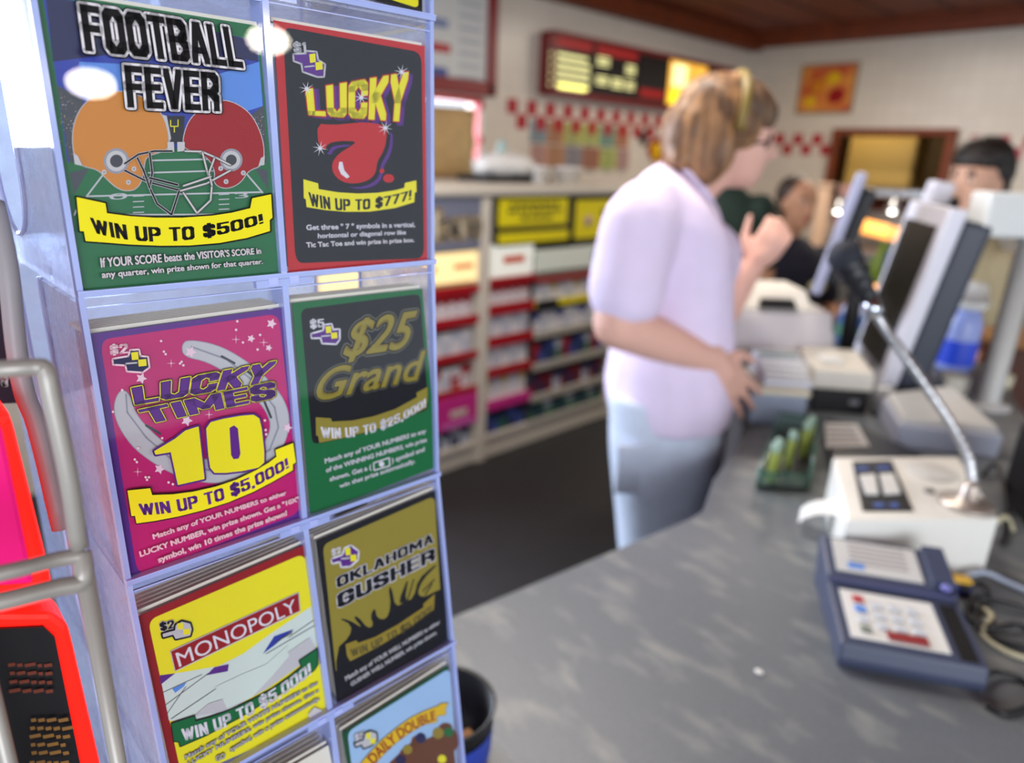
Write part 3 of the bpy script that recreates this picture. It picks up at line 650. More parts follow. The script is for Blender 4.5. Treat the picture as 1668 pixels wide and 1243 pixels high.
a.outlined(B, K_green, K_black, 3.5)
a.text('WIN UP TO $5,000!', q(876, 1002, 1500, 680, 1508, 736, 886, 1060), K_white, .0, mt=q(1192, 882)[0], mbm=q(1204, 940)[0], block=True)
a.text('Match any of YOUR WHITE NUMBERS to the', q(892, 1130, 1534, 768, 1538, 790, 898, 1158), K_lgrey, .03, K_dgrey, .06)
a.text('LUCKY NUMBERS, win prize shown. Get a', q(905, 1160, 1540, 805, 1544, 825, 912, 1186), K_lgrey, .03, K_dgrey, .06)
a.text('GO', q(1040, 1135, 1085, 1115, 1090, 1140, 1048, 1160), K_lgrey, .03, K_dgrey, .06); a.text('symbol, win a prize automatically.', q(1110, 1090, 1545, 842, 1548, 865, 1116, 1118), K_lgrey, .03, K_dgrey, .06)
a.poly(q(1490, 930, 1520, 895, 1558, 910, 1535, 960, 1500, 965), K_lgrey)
finish(a, rt)

# --- OKLAHOMA GUSHER
q = Z(2.684, 480, 780)
a, rt = pack(3, [(515, 881), (713, 797), (730, 1048), (551, 1158)], K_black, 'black and olive lottery ticket reading OKLAHOMA GUSHER', .016, stack_mat('stack_cream', (206, 192, 164), (238, 228, 206)))
a.rquad(q(122, 288, 612, 74, 645, 640, 182, 860), K_olive, .06)
OIL = q(178, 748, 240, 690, 250, 640, 190, 608, 240, 618, 300, 655, 255, 605, 275, 600, 320, 655, 345, 640, 330, 600, 350, 560, 360, 610, 400, 615, 420, 560, 410, 470, 425, 480, 440, 560, 480, 540, 450, 545, 500, 420, 480, 540, 520, 520, 540, 440, 600, 385, 630, 370, 560, 440, 535, 500, 560, 520, 620, 490, 645, 480, 652, 720, 190, 960)
a.poly(sm(OIL, 1), K_black)
for L in ((470, 540, 490, 450), (490, 540, 520, 440), (560, 490, 610, 440), (570, 505, 600, 460)): a.line(q(*L), 2, K_black)
a.text('$2', q(158, 310, 200, 295, 204, 322, 162, 338), K_white, .0, block=True)
logo(a, q, (163, 352, 212, 334, 220, 305, 245, 295, 275, 318, 272, 352, 240, 380, 205, 382, 200, 358, 166, 366), K_white, K_purple, K_yel)
for t_, qq in (('OKLAHOMA', q(180, 432, 602, 238, 604, 278, 184, 478)), ('GUSHER', q(182, 504, 610, 300, 612, 354, 188, 566))):
    a.text(t_, qq, K_black, .004, K_white, .075, block=True)
B = q(220, 722, 268, 704, 275, 716, 350, 690, 450, 635, 562, 560, 560, 546, 610, 502, 606, 570, 550, 612, 450, 680, 350, 740, 240, 796, 226, 772)
a.outlined(B, K_gold, K_black, 2)
a.text('WIN UP TO $5,000!', q(240, 744, 596, 548, 598, 576, 246, 778), K_dgold, .0, mt=q(425, 664)[0], mbm=q(430, 696)[0], block=True)
a.text('Match any of YOUR WELL NUMBERS to either', q(216, 862, 632, 614, 634, 636, 222, 890), K_lgrey, .045)
a.text('GUSHER WELL NUMBER, win prize shown.', q(240, 888, 618, 658, 620, 682, 246, 912), K_lgrey, .045)
finish(a, rt)

# --- DAILY DOUBLE
q = Z(6.415, 540, 1060)
a, rt = pack(4, [(557, 1194), (730, 1083), (748, 1290), (596, 1420)], K_dgreen, 'green and sky blue lottery ticket with a yellow arched DAILY DOUBLE banner', .016, stack_mat('stack_cream', (206, 192, 164), (238, 228, 206)))
a.rquad(q(165, 850, 1235, 180, 1330, 1450, 330, 2150), K_sky, .06)
for c, r_ in (((900, 950), 70), ((1190, 830), 80), ((1060, 960), 60), ((780, 1080), 70)):
    a.disc(q(*c)[0], r_/6.415, K_brown, 14); a.disc(q(c[0], c[1]+110)[0], r_*1.8/6.415, K_brown, 14)
a.poly(q(600, 1174, 760, 1020, 900, 960, 1040, 900, 1160, 800, 1250, 760, 1320, 1420, 760, 1650), K_brown)
for c, r_, m_ in (((930, 910), 55, K_navy), ((1110, 860), 60, K_gold), ((1220, 850), 50, K_green), ((790, 1030), 50, K_gold), ((720, 1140), 55, K_navy), ((1150, 1130), 45, K_yel)): a.disc(q(*c)[0], r_/6.415, m_, 14)
B = q(300, 1174, 380, 1080, 520, 930, 680, 800, 820, 700, 960, 630, 1120, 570, 1130, 550, 1215, 545, 1185, 600, 1190, 665, 1100, 680, 1095, 740, 960, 770, 820, 850, 680, 950, 560, 1060, 450, 1180, 400, 1290, 290, 1300)
a.outlined(B, ink('amber', (228, 182, 24)), K_dgold, 1.5)
a.text('DAILY DOUBLE', q(360, 1110, 1075, 620, 1085, 715, 440, 1190), K_dred, .02, mt=q(700, 800)[0], mbm=q(745, 900)[0])
a.text('$5', q(230, 880, 330, 830, 340, 900, 245, 950), K_white, .0, block=True, mo=K_dgrey, wo=.05); logo(a, q, (240, 965, 330, 930, 350, 860, 400, 840, 460, 860, 465, 930, 400, 985, 330, 1010, 310, 970, 250, 995), K_dgrey, K_lgrey, K_yel)
finish(a, rt)

# --- the black one in the bin above (only its foot shows) and the two backs below
q = Z(2.485, 400, 0)
a, rt = pack(0, [(448, -300), (684, -260), (688, 26), (470, -46)], K_black, 'black lottery ticket with a yellow panel at the top edge of the tower', .008, stack_mat('stack_grey', (120, 120, 128), (196, 192, 190)))
a.rquad(q(170, -500, 685, -420, 700, 34, 250, -110), K_yel, .05); a.rquad(q(190, -380, 670, -300, 682, -60, 260, -170), K_mag, .05)
finish(a, rt)
a, rt = pack(4, [(352, 1320), (535, 1214), (575, 1420), (420, 1560)], K_cream, 'plain cream ticket backs in the bin beside the DAILY DOUBLE ticket', .016, stack_mat('stack_cream', (206, 192, 164), (238, 228, 206)))
finish(a, rt)
# ------------------------------------------------------------------ cigarette cabinets behind the clerk
XF = -2.36
M_cab = mat('cabinet_white', (214, 206, 192), .45); M_sign = mat('silver_sign', (128, 132, 152), .4, .2)
M_ylw = mat('sign_yellow', (238, 222, 20), .45); M_strip = mat('shelf_red', (170, 20, 34), .35); M_pinks = mat('sign_pink', (206, 48, 140), .45)
M_lit = mat('lit_cream_panel', (250, 222, 160), .5, emit=.55); M_litw = mat('lit_white_panel', (236, 238, 228), .5, emit=.25)
M_gold = mat('gold_letter', (196, 150, 60), .4); M_dsh = mat('shelf_dark_liner', (62, 58, 60), .7)  # dark grey liner for cabinet backs, partition and header box
def zy(px, py, x=XF): p = pl(px, py, 0, x); return p.y, p.z
def yz_box(mb, x0, x1, y0, y1, z0, z1, m, bev=0): mb.box(((x0+x1)/2, (y0+y1)/2, (z0+z1)/2), (abs(x1-x0), y1-y0, z1-z0), m, bev)
def cabinet(label, bays, y0, y1, group=None):
    rt = thing('cigarette_cabinet', label, 'cabinet', (XF-.17, (y0+y1)/2, 0))
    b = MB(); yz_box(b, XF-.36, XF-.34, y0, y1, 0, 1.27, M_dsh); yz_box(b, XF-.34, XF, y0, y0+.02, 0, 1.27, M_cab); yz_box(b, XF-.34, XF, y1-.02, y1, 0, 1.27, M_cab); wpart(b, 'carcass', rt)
    b = MB(); yz_box(b, XF-.34, XF-.01, y0, y1, 0, .10, M_cab, .004); wpart(b, 'base', rt)
    return rt
nearc = cabinet('near cigarette cabinet with a silver header sign and red shelf strips', None, 1.25, 2.076)
farc = cabinet('far cigarette cabinet with yellow header signs and a pink strip', None, 2.076, 3.10)
for yy in (2.098,):
    b = MB(); yz_box(b, XF-.02, XF+.012, yy-.022, yy+.022, 0, 1.27, M_cab, .004); wpart(b, 'corner_post', farc)
b = MB(); yz_box(b, XF-.02, XF+.006, 3.06, 3.11, 0, 1.1, M_cab, .004); wpart(b, 'corner_post', farc)
top = MB(); yz_box(top, XW+.01, XF+.03, 1.2, 3.14, 1.28, 1.318, M_cab, .008); yz_box(top, XW+.01, XF+.0, 1.22, 3.12, 1.272, 1.28, M_cab)
to = top.build('worktop', None, (XF-.4, 2.1, 1.272)); tag(to, 'cream worktop running over both cigarette cabinets', 'worktop')
# headers
b = MB(); yz_box(b, XF-.02, XF+.004, 1.27, 2.066, 1.045, 1.27, M_sign, .004); hs = wpart(b, 'header_sign', nearc)
a = Art((XF+.0045, 0, 0), (1, 0, 0), 2e-4)
for m_, g_, w_ in ((M_gold, .02, .05),): a.text('Marlboro', [(640, 345), (784, 338), (784, 388), (640, 398)], mat('sign_ivory', (236, 224, 196), .5), .05, M_gold, .055)
bmesh.ops.translate(a.mb.bm, verts=a.mb.bm.verts, vec=-nearc.location-hs.location); a.mb.build('lettering', hs)
b = MB(); yz_box(b, XF-.03, XF-.004, 1.27, 2.066, .905, 1.035, M_lit, .003); lp = wpart(b, 'lit_panel', nearc)
b = MB(); yz_box(b, XF-.004, XF-.002, 1.6, 1.82, .955, .985, mat('orange_strip', (232, 120, 40), .5)); wpart(b, 'price_strip', nearc)
def sign(px0, px1, py0, py1, bars, txtm):
    y0, z0 = zy(px0, py1); y1, z1 = zy(px1, py0); z0 = zy((px0+px1)/2, py1)[1]; z1 = zy((px0+px1)/2, py0)[1]
    b = MB(); yz_box(b, XF-.012, XF-.004, y0-.012, y1+.012, z0-.012, min(z1+.012, 1.268), M_black, .003); f = wpart(b, 'header_sign', farc)
    b = MB(); z1 = min(z1, 1.262); yz_box(b, XF-.004, XF+.001, y0, y1, z0, z1, M_ylw)
    r_ = random.Random(3)
    for (u0, u1, v0, v1) in bars:
        u = u0
        while u < u1-.02:
            w = r_.uniform(.05, .13); w = min(w, u1-u)
            yz_box(b, XF+.001, XF+.002, y0+(y1-y0)*u, y0+(y1-y0)*(u+w), z0+(z1-z0)*v0, z0+(z1-z0)*v1, txtm); u += w+.025
    bmesh.ops.translate(b.bm, verts=b.bm.verts, vec=-farc.location-f.location); b.build('sign_face', f)
M_txt = mat('sign_ink', (52, 50, 20), .5)
sign(812, 926, 322, 367, ((.15, .88, .70, .84), (.12, .9, .47, .61), (.3, .75, .2, .34)), M_txt)
sign(812, 926, 377, 394, (), M_txt)
sign(936, 1020, 325, 386, ((.5, .85, .55, .75), (.5, .85, .3, .48)), M_txt)
b = MB(); yb, zb_ = zy(958, 360); b.lathe([(.0, 0), (.028, 0), (.028, .002), (0, .002)], mat('sign_lilac', (190, 150, 160), .5), 20, Matrix.Translation((XF+.001, yb, zb_)) @ Matrix.Rotation(math.pi/2, 4, 'Y')); wpart(b, 'sign_roundel', farc)
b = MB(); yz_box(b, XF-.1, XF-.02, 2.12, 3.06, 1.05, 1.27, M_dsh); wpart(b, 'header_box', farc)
# display panels under the signs
b = MB(); yz_box(b, XF-.05, XF-.01, 2.13, 2.42, .905, 1.055, M_litw, .004); wpart(b, 'lit_panel', farc)
b = MB(); yz_box(b, XF-.05, XF-.006, 2.43, 3.06, .905, 1.01, mat('pale_panel', (206, 212, 200), .5, emit=.12), .004); wpart(b, 'price_panel', farc)
b = MB(); yz_box(b, XF-.006, XF-.004, 2.86, 2.98, .93, .985, mat('logo_blue', (64, 84, 190), .5)); wpart(b, 'price_strip', farc)
b = MB(); yz_box(b, XF-.0105, XF-.0085, 2.22, 2.36, .965, 1.0, mat('logo_orange', (226, 88, 50), .5)); wpart(b, 'price_strip', farc)
b = MB(); yz_box(b, XF-.004, XF-.002, 1.92, 2.03, .965, .985, mat('orange_strip', (232, 120, 40), .5)); wpart(b, 'price_strip', nearc)
# shelves
def shelf(root, y0, y1, z, m, h=.035):
    b = MB(); yz_box(b, XF-.33, XF-.004, y0, y1, z-.012, z, M_cab); wpart(b, 'shelf', root)
    b = MB(); yz_box(b, XF-.008, XF+.004, y0, y1, z-h, z+.004, m, .002); wpart(b, 'shelf_strip', root)
NEARZ = [(.745, .04), (.575, .035), (.405, .032), (.11, .02)]
for z, h in NEARZ: shelf(nearc, 1.27, 2.066, z, M_strip if z > .2 else M_cab, h)
shelf(nearc, 1.27, 2.066, .885, M_strip, .035)
b = MB(); yz_box(b, XF-.006, XF+.006, 1.27, 2.066, .215, .375, M_pinks, .003); pk = wpart(b, 'price_panel', nearc)
b = MB(); yz_box(b, XF+.006, XF+.0075, 1.9, 2.0, .275, .305, M_cab); yz_box(b, XF+.006, XF+.0075, 1.85, 2.05, .225, .25, mat('lilac', (214, 110, 190), .5)); bmesh.ops.translate(b.bm, verts=b.bm.verts, vec=-nearc.location-pk.location); b.build('price_strip', pk)
MIDZ = [(.90, .03), (.775, .05), (.62, .05), (.465, .045), (.30, .05), (.12, .02)]
for i, (z, h) in enumerate(MIDZ): shelf(farc, 2.115, 2.43, z, (M_strip, M_strip, M_strip, M_strip, M_pinks, M_cab)[i], h)
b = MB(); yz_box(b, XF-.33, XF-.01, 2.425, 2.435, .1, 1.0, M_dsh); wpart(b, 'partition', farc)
M_shelf = mat('shelf_grey', (176, 172, 162), .5)
FARZ = [(.875, .02), (.755, .03), (.60, .05), (.43, .055), (.26, .045), (.12, .02)]
for i, (z, h) in enumerate(FARZ): shelf(farc, 2.44, 3.06, z, (M_strip, M_ylw, M_shelf, M_shelf, M_shelf, M_shelf)[i], min(h, .032))
b = MB(); yz_box(b, XF+.004, XF+.007, 2.44, 2.60, .715, .765, M_black); wpart(b, 'price_strip', farc)
# packs: one object each
P_w = mat('pack_white', (226, 224, 228), .4); P_r = mat('pack_red', (176, 30, 40), .4); P_s = mat('pack_silver', (190, 196, 210), .35); P_b = mat('pack_blue', (60, 80, 150), .4)
P_g = mat('pack_green', (40, 96, 72), .4); P_m = mat('pack_maroon', (110, 24, 40), .4); P_n = mat('pack_navy', (38, 44, 84), .4); P_go = mat('pack_gold', (196, 176, 120), .4)
protos = {}
def packproto(body, lid, h, chev):
    key = (body.name, lid.name, h, chev)
    if key in protos: return protos[key]
    b = MB(); b.box((0, 0, h*.36), (.024, .055, h*.72), body, .0015); b.box((0, 0, h*.86), (.0242, .0552, h*.28), lid, .0015)
    b.add([(.0124, -.0272, h*.72), (.0124, .0272, h*.72), (.0124, 0, h*(.72-chev))], [(0, 1, 2)], lid); b.box((.0125, 0, h*.28), (.0006, .03, h*.08), lid)
    me = bpy.data.meshes.new('cigarette_pack'); b.bm.to_mesh(me); b.bm.free()
    for m in b.mats: me.materials.append(m)
    protos[key] = me; return me
def packrow(y0, y1, z, kinds, label, group, h=.085, gap=.004, cat='cigarette pack', dx=-.03):
    y = y0+.03; k = 0
    while y < y1-.026:
        body, lid = kinds[k % len(kinds)]
        o = bpy.data.objects.new('cigarette_pack', packproto(body, lid, h, .2)); COL.objects.link(o); o.location = (XF+dx, y, z+.0005)
        tag(o, label, cat, group); y += .055+gap; k += 1
NY0 = 1.272
packrow(NY0, 2.06, .745, [(P_w, P_r)], 'white and red cigarette pack on the top shelf of the near cabinet', 'packs on the near cabinet top shelf', .1)
packrow(NY0, 2.06, .575, [(P_s, P_w), (P_w, P_s)], 'silver and white cigarette pack on the second shelf of the near cabinet', 'packs on the near cabinet second shelf', .1)
packrow(NY0, 2.06, .405, [(P_w, P_r), (P_s, P_w), (P_r, P_w)], 'white, red or silver cigarette pack on the third shelf of the near cabinet', 'packs on the near cabinet third shelf', .1)
packrow(NY0, 2.06, .11, [(P_s, P_n), (P_n, P_s)], 'dark and silver cigarette pack on the bottom shelf of the near cabinet', 'packs on the near cabinet bottom shelf', .09)
packrow(2.115, 2.43, .775, [(P_w, P_r)], 'white and red cigarette pack on the top shelf beside the white post', 'packs on the far cabinet top shelf', .09)
packrow(2.115, 2.43, .62, [(P_s, P_w), (P_w, P_s)], 'white and silver cigarette pack on the second shelf beside the white post', 'packs on the far cabinet second shelf', .1)
packrow(2.115, 2.43, .465, [(P_w, P_s), (P_s, P_w)], 'pale silver cigarette pack on the third shelf beside the white post', 'packs on the far cabinet third shelf', .1)
packrow(2.115, 2.43, .30, [(P_w, P_go), (P_w, P_s)], 'tall white cigarette pack above the pink strip', 'packs above the pink strip', .115)
packrow(2.115, 2.43, .12, [(P_n, P_b), (P_b, P_n), (P_g, P_n)], 'dark blue cigarette pack on the bottom shelf beside the white post', 'packs on the far cabinet bottom shelf', .1)
packrow(2.44, 3.06, .755, [(P_w, P_s), (P_s, P_w), (P_w, P_go)], 'white cigarette pack above the yellow shelf strip', 'packs above the yellow strip', .085)
packrow(2.44, 3.06, .60, [(P_w, P_b), (P_s, P_w), (P_w, P_s)], 'white and blue cigarette pack under the yellow shelf strip', 'packs under the yellow strip', .1)
packrow(2.44, 3.06, .43, [(P_m, P_r), (P_b, P_n), (P_n, P_b), (P_g, P_s)], 'red, blue or green cigarette pack in the third row of the far bay', 'packs in the third row of the far bay', .1)
packrow(2.44, 3.06, .26, [(P_m, P_n), (P_n, P_m), (P_m, P_m), (P_s, P_n)], 'dark maroon or navy cigarette pack in the fourth row of the far bay', 'packs in the fourth row of the far bay', .1)
packrow(2.44, 3.06, .12, [(P_g, P_n), (P_n, P_g), (P_g, P_s)], 'dark green cigarette pack on the bottom shelf of the far bay', 'packs on the bottom shelf of the far bay', .085)

# ------------------------------------------------------------------ things on the left wall
def wl(px, py, x=XW): p = pl(px, py, 0, x); return p.y, p.z
# red framed notice board
b = MB(); y0, y1, z0, z1 = 1.7, 2.93, 1.80, 2.44
rt = thing('notice_board', 'white notice board in a red frame above the drive-through window', 'notice board', (XW+.02, 2.3, z0))
b = MB(); yz_box(b, XW, XW+.025, y0, y1, z0, z1, mat('board_white', (206, 208, 204), .4)); wpart(b, 'board', rt)
b = MB()
for c in ((y0, y1, z0-.03, z0+.045), (y0, y1, z1-.03, z1+.02), (y0-.02, y0+.05, z0, z1), (y1-.045, y1+.02, z0-.03, z1+.02)): yz_box(b, XW, XW+.05, *c, mat('frame_red', (128, 24, 28), .4), .006)
wpart(b, 'frame', rt)
b = MB(); r_ = random.Random(5)
for c0, c1, zt, m in ((2.38, 2.6, 2.28, P_b), (2.38, 2.6, 2.12, mat('note_grey', (120, 132, 170), .6)), (2.38, 2.62, 2.0, P_r), (2.4, 2.6, 1.88, P_b), (2.42, 2.6, 1.83, mat('note_teal', (110, 170, 160), .6)), (2.35, 2.5, 2.39, P_g)):
    yz_box(b, XW+.025, XW+.0265, c0, c1, zt-.035, zt+.01, m)
for k in range(9): yz_box(b, XW+.025, XW+.0262, 2.68, 2.84, 1.84+k*.063, 1.865+k*.063, mat('note_pale', (176, 180, 184), .6))
wpart(b, 'note_sheet', rt)
# paper bag in the drive-through window
b = MB(); p = [(XW-.02, 2.24), (XW+.04, 2.24), (XW+.04, 2.68), (XW-.02, 2.68)]
bagm = mat('brown_paper', (190, 158, 108), .8, noise=.25, nscale=14, bump=.4)
t = bmesh.new(); bmesh.ops.create_cube(t, size=1); bmesh.ops.subdivide_edges(t, edges=list(t.edges), cuts=5, use_grid_fill=True); rr = random.Random(2)
for v in t.verts: v.co = Vector((v.co.x*.13+rr.uniform(-.008, .008), v.co.y*.46*(1+.05*v.co.z)+rr.uniform(-.008, .008), (v.co.z+.5)*.355+rr.uniform(-.006, .006)))
b.merge(t, bagm, None, True); o = b.build('paper_bag'); o.location = (XW+.135, 2.43, 1.326); tag(o, 'large tan paper bag standing in front of the drive-through window', 'bag')
# coloured sheets
q = Z(3.404, 690, 0)
cols = [(590, 680), (686, 772), (778, 868), (878, 966), (978, 1056), (1066, 1128)]
c1 = [(132, 146, 152, 'grey blue'), (176, 122, 84, 'brown orange'), (172, 172, 100, 'mustard'), (178, 180, 100, 'yellow green'), (116, 150, 132, 'teal'), (178, 118, 82, 'rust orange')]
c2 = [(186, 140, 128, 'dusty pink'), (178, 126, 88, 'tan orange'), (138, 132, 136, 'grey purple'), (160, 102, 76, 'rust brown'), (168, 176, 96, 'lime green'), (176, 138, 130, 'faded pink')]
for row, cc in ((0, c1), (1, c2)):
    for i, (x0, x1) in enumerate(cols):
        A = wl(*q(x0, 660+10*i if row == 0 else 835+8*i)[0]); Bq = wl(*q(x1, 828+8*i if row == 0 else 985+6*i)[0])
        zA, zB_ = ((1.672, 1.528), (1.524, 1.375))[row]; A = (A[0], zA); Bq = (Bq[0]-.004, zB_)
        m = mat('sheet_%d_%d' % (row, i), cc[i][:3], .8)
        b = MB(); yz_box(b, XW+.003, XW+.0045, A[0], Bq[0], Bq[1], A[1]-.004, m)
        for k in range(5): yz_box(b, XW+.0045, XW+.005, A[0]+.03, Bq[0]-.04, A[1]-.05-k*.03, A[1]-.042-k*.03, mat('sheet_ink', (96, 92, 90), .8))
        o = b.build('paper_sheet', None, (XW+.003, (A[0]+Bq[0])/2, Bq[1]))
        tag(o, '%s sheet on the tiled wall, %s row, %s' % (cc[i][3], ('upper', 'lower')[row], ('at the left end', 'second from the left', 'third from the left', 'third from the right', 'second from the right', 'at the right end')[i]), 'sheet', 'coloured notices on the tiled wall')
# lit menu board
A = wl(882, 55); Bm = wl(878, 150); ym0, zt_, zb2_ = A[0], A[1], Bm[1]; ym1 = 5.45
rt = thing('menu_board', 'long lit menu board with black panels and a red frame', 'menu board', (XW+.06, (ym0+ym1)/2, zb2_))
zt_ = 2.165; zb2_ = 1.825
b = MB(); yz_box(b, XW, XW+.10, ym0, ym1, zb2_, zt_, M_black, .006); wpart(b, 'cabinet', rt)
M_mfr = mat('menu_frame_red', (120, 22, 26), .4)
b = MB()
for c in ((ym0, ym1, zb2_-.012, zb2_+.02), (ym0, ym1, zt_-.022, zt_+.012), (ym0-.012, ym0+.025, zb2_, zt_), (ym1-.02, ym1+.012, zb2_, zt_)): yz_box(b, XW, XW+.115, *c, M_mfr, .004)
wpart(b, 'frame', rt)
M_menut = mat('menu_text_lit', (236, 232, 160), .5, emit=.7, emitc=(238, 232, 160)); M_menur = mat('menu_red_lit', (150, 24, 24), .5, emit=.25); M_mblk = mat('menu_panel', (20, 16, 16), .3)
def mp(px, py): p = pl(px, py, 0, XW+.10); return p.y, p.z
panels = [(892, 962), (967, 1036), (1041, 1086), (1090, 1150)]
q = Z(3.404, 690, 0)
for i, (x0, x1) in enumerate(panels):
    ya, yb_ = mp(x0, 120)[0], mp(x1, 130)[0]
    b = MB(); yz_box(b, XW+.10, XW+.104, ya, yb_, zb2_+.02, zt_-.02, M_mblk if i < 3 else mat('menu_photo_lit', (236, 150, 60), .4, noise=.5, nscale=9, alt=(250, 210, 70), contrast=.1, emit=.6, emitc=(250, 190, 70))); pn = wpart(b, 'menu_panel', rt)
    b = MB()
    if i < 2: yz_box(b, XW+.104, XW+.106, ya+.01, yb_-.01, zt_-.075, zt_-.025, M_menur)
    if i == 0:
        for k in range(5): yz_box(b, XW+.104, XW+.106, ya+.01, ya+.055, zt_-.130-k*.043, zt_-.112-k*.043, M_menut); yz_box(b, XW+.104, XW+.106, ya+.07, yb_-.02-.03*(k == 0), zt_-.130-k*.043, zt_-.112-k*.043, M_menut)
        yz_box(b, XW+.104, XW+.106, ya+.10, yb_-.05, zb2_+.028, zb2_+.055, M_menut)
    elif i == 1:
        for (u0, u1, v0, v1) in ((.05, .32, .6, .8), (.72, .95, .52, .74), (.05, .32, .22, .42), (.4, .68, .2, .42), (.74, .95, .2, .4)):
            zz0 = zb2_+.02+(zt_-zb2_-.04)*v0; zz1 = zb2_+.02+(zt_-zb2_-.04)*v1
            for k in range(3): yz_box(b, XW+.104, XW+.106, ya+(yb_-ya)*u0, ya+(yb_-ya)*u1, zz0+(zz1-zz0)*k/3, zz0+(zz1-zz0)*(k+.5)/3, M_menut)
    elif i == 2: yz_box(b, XW+.104, XW+.106, ya+.02, yb_-.02, zb2_+.05, zb2_+.10, M_menur)
    else:
        mq = MB(); yz_box(mq, XW+.104, XW+.106, ya+.03, yb_-.12, zb2_+.03, zb2_+.12, mat('menu_yellow_lit', (250, 220, 30), .4, emit=.9)); wpart(mq, 'menu_print', rt); yz_box(b, XW+.104, XW+.106, ya+.04, ya+.22, zb2_+.15, zt_-.04, mat('menu_cream_lit', (250, 236, 170), .4, emit=.9))
    bmesh.ops.translate(b.bm, verts=b.bm.verts, vec=-rt.location-pn.location); b.build('menu_print', pn)
b = MB(); p = mp(1158, 128); b.ell((XW+.106, p[0]+.04, p[1]), (.004, .06, .05), M_menut); wpart(b, 'menu_print', rt)
# plain cut-out decoration on the wall
b = MB(); rt = thing('wall_decoration', 'small black, red and yellow cut-out on the tiled wall behind the clerk', 'decoration', (XW+.01, wl(1065, 262)[0], wl(1065, 262)[1]))
q = Z(2.96, 940, 80)
a = Art((XW+.004, 0, 0), (1, 0, 0), .001)
a.poly(q(345, 360, 352, 390, 330, 420, 340, 460, 315, 470, 295, 430, 300, 395, 325, 400), K_black); a.poly(q(350, 440, 430, 410, 436, 470, 420, 540, 360, 545, 335, 490), K_dred); a.disc(q(382, 480)[0], 9, ink('amber', (228, 182, 24))); a.disc(q(380, 520)[0], 6, ink('amber', (228, 182, 24)))
wpart(a.mb, 'cutout', rt)
# clutter on the worktop
def at_top(px, py, z): p = pl(px, py, 2, z); return p
b = MB(); b.lathe([(0, 0), (.085, 0), (.085, .012), (.07, .02), (.05, .05), (.035, .11), (.022, .18), (.012, .2), (0, .2)], mat('teal_plastic', (176, 212, 212), .35), 20); p = pl(816, 272, 0, -2.95); b2 = b.build('squeeze_bottle'); b2.location = (-2.95, p.y, 1.3245); tag(b2, 'pale teal squat bottle on the cream worktop by the drive-through window', 'bottle')
b = MB(); t = bmesh.new(); bmesh.ops.create_icosphere(t, subdivisions=3, radius=1)
for v in t.verts: k = 1+.16*math.sin(v.co.x*9+v.co.y*4)*math.cos(v.co.z*7+v.co.y*8); v.co = Vector((v.co.x*.08*k, v.co.y*.20*k, max(0, v.co.z*.07*k+.04)))
b.merge(t, mat('white_paper', (238, 238, 236), .8), None, True); o = b.build('napkin_pile'); o.location = (-2.72, pl(822, 276, 0, -2.72).y, 1.3515); tag(o, 'crumpled white napkin pile on a black tray on the worktop', 'napkins')
b = MB(); b.box((0, 0, .015), (.25, .44, .03), M_black, .01); b.box((0, 0, .028), (.22, .40, .008), mat('tray_liner', (40, 40, 44), .6), .003); o = b.build('serving_tray'); o.location = (-2.73, pl(822, 283, 0, -2.73).y, 1.3185); tag(o, 'low black tray under white napkins on the worktop', 'tray')
for (px, lab, w) in ((880, 'small white tub on the worktop, nearer the drive-through window', .05), (925, 'white box-shaped tub at the far end of the worktop', .085)):
    b = MB(); b.lathe([(0, 0), (w*.8, 0), (w, .07), (w*1.05, .07), (w*1.05, .08), (0, .085)], M_white, 20, None, (0, 0, 0), .8, 1); o = b.build('plastic_tub'); o.location = (-2.55, pl(px, 290, 0, -2.55).y, 1.3185); tag(o, lab, 'tub', 'white tubs on the worktop')

# ------------------------------------------------------------------ back wall
yw = YB
A = pl(1309, 106, 1, yw); Bp = pl(1388, 185, 1, yw)
rt = thing('food_poster', 'small orange and red food poster in a thin frame on the back wall', 'poster', ((A.x+Bp.x)/2, yw-.01, Bp.z))
b = MB(); b.box(((A.x+Bp.x)/2, yw-.012, (A.z+Bp.z)/2), (Bp.x-A.x, .02, A.z-Bp.z), mat('frame_tan', (150, 124, 92), .5), .004); wpart(b, 'frame', rt)
b = MB(); b.box(((A.x+Bp.x)/2, yw-.0235, (A.z+Bp.z)/2), (Bp.x-A.x-.04, .004, A.z-Bp.z-.04), mat('poster_print', (190, 60, 34), .5, nscale=7, alt=(226, 150, 56), contrast=.12)); pr_ = wpart(b, 'print', rt)
b = MB()
for (u, v, r_, m) in ((.35, .55, .07, K_orange), (.7, .35, .07, K_dred), (.6, .7, .06, ink('amber', (228, 182, 24))), (.25, .25, .05, ink('amber', (228, 182, 24)))): b.ell((A.x+(Bp.x-A.x)*u, yw-.026, Bp.z+(A.z-Bp.z)*v), (r_, .002, r_*.8), m, None, 2)
wpart(b, 'print_shape', rt)
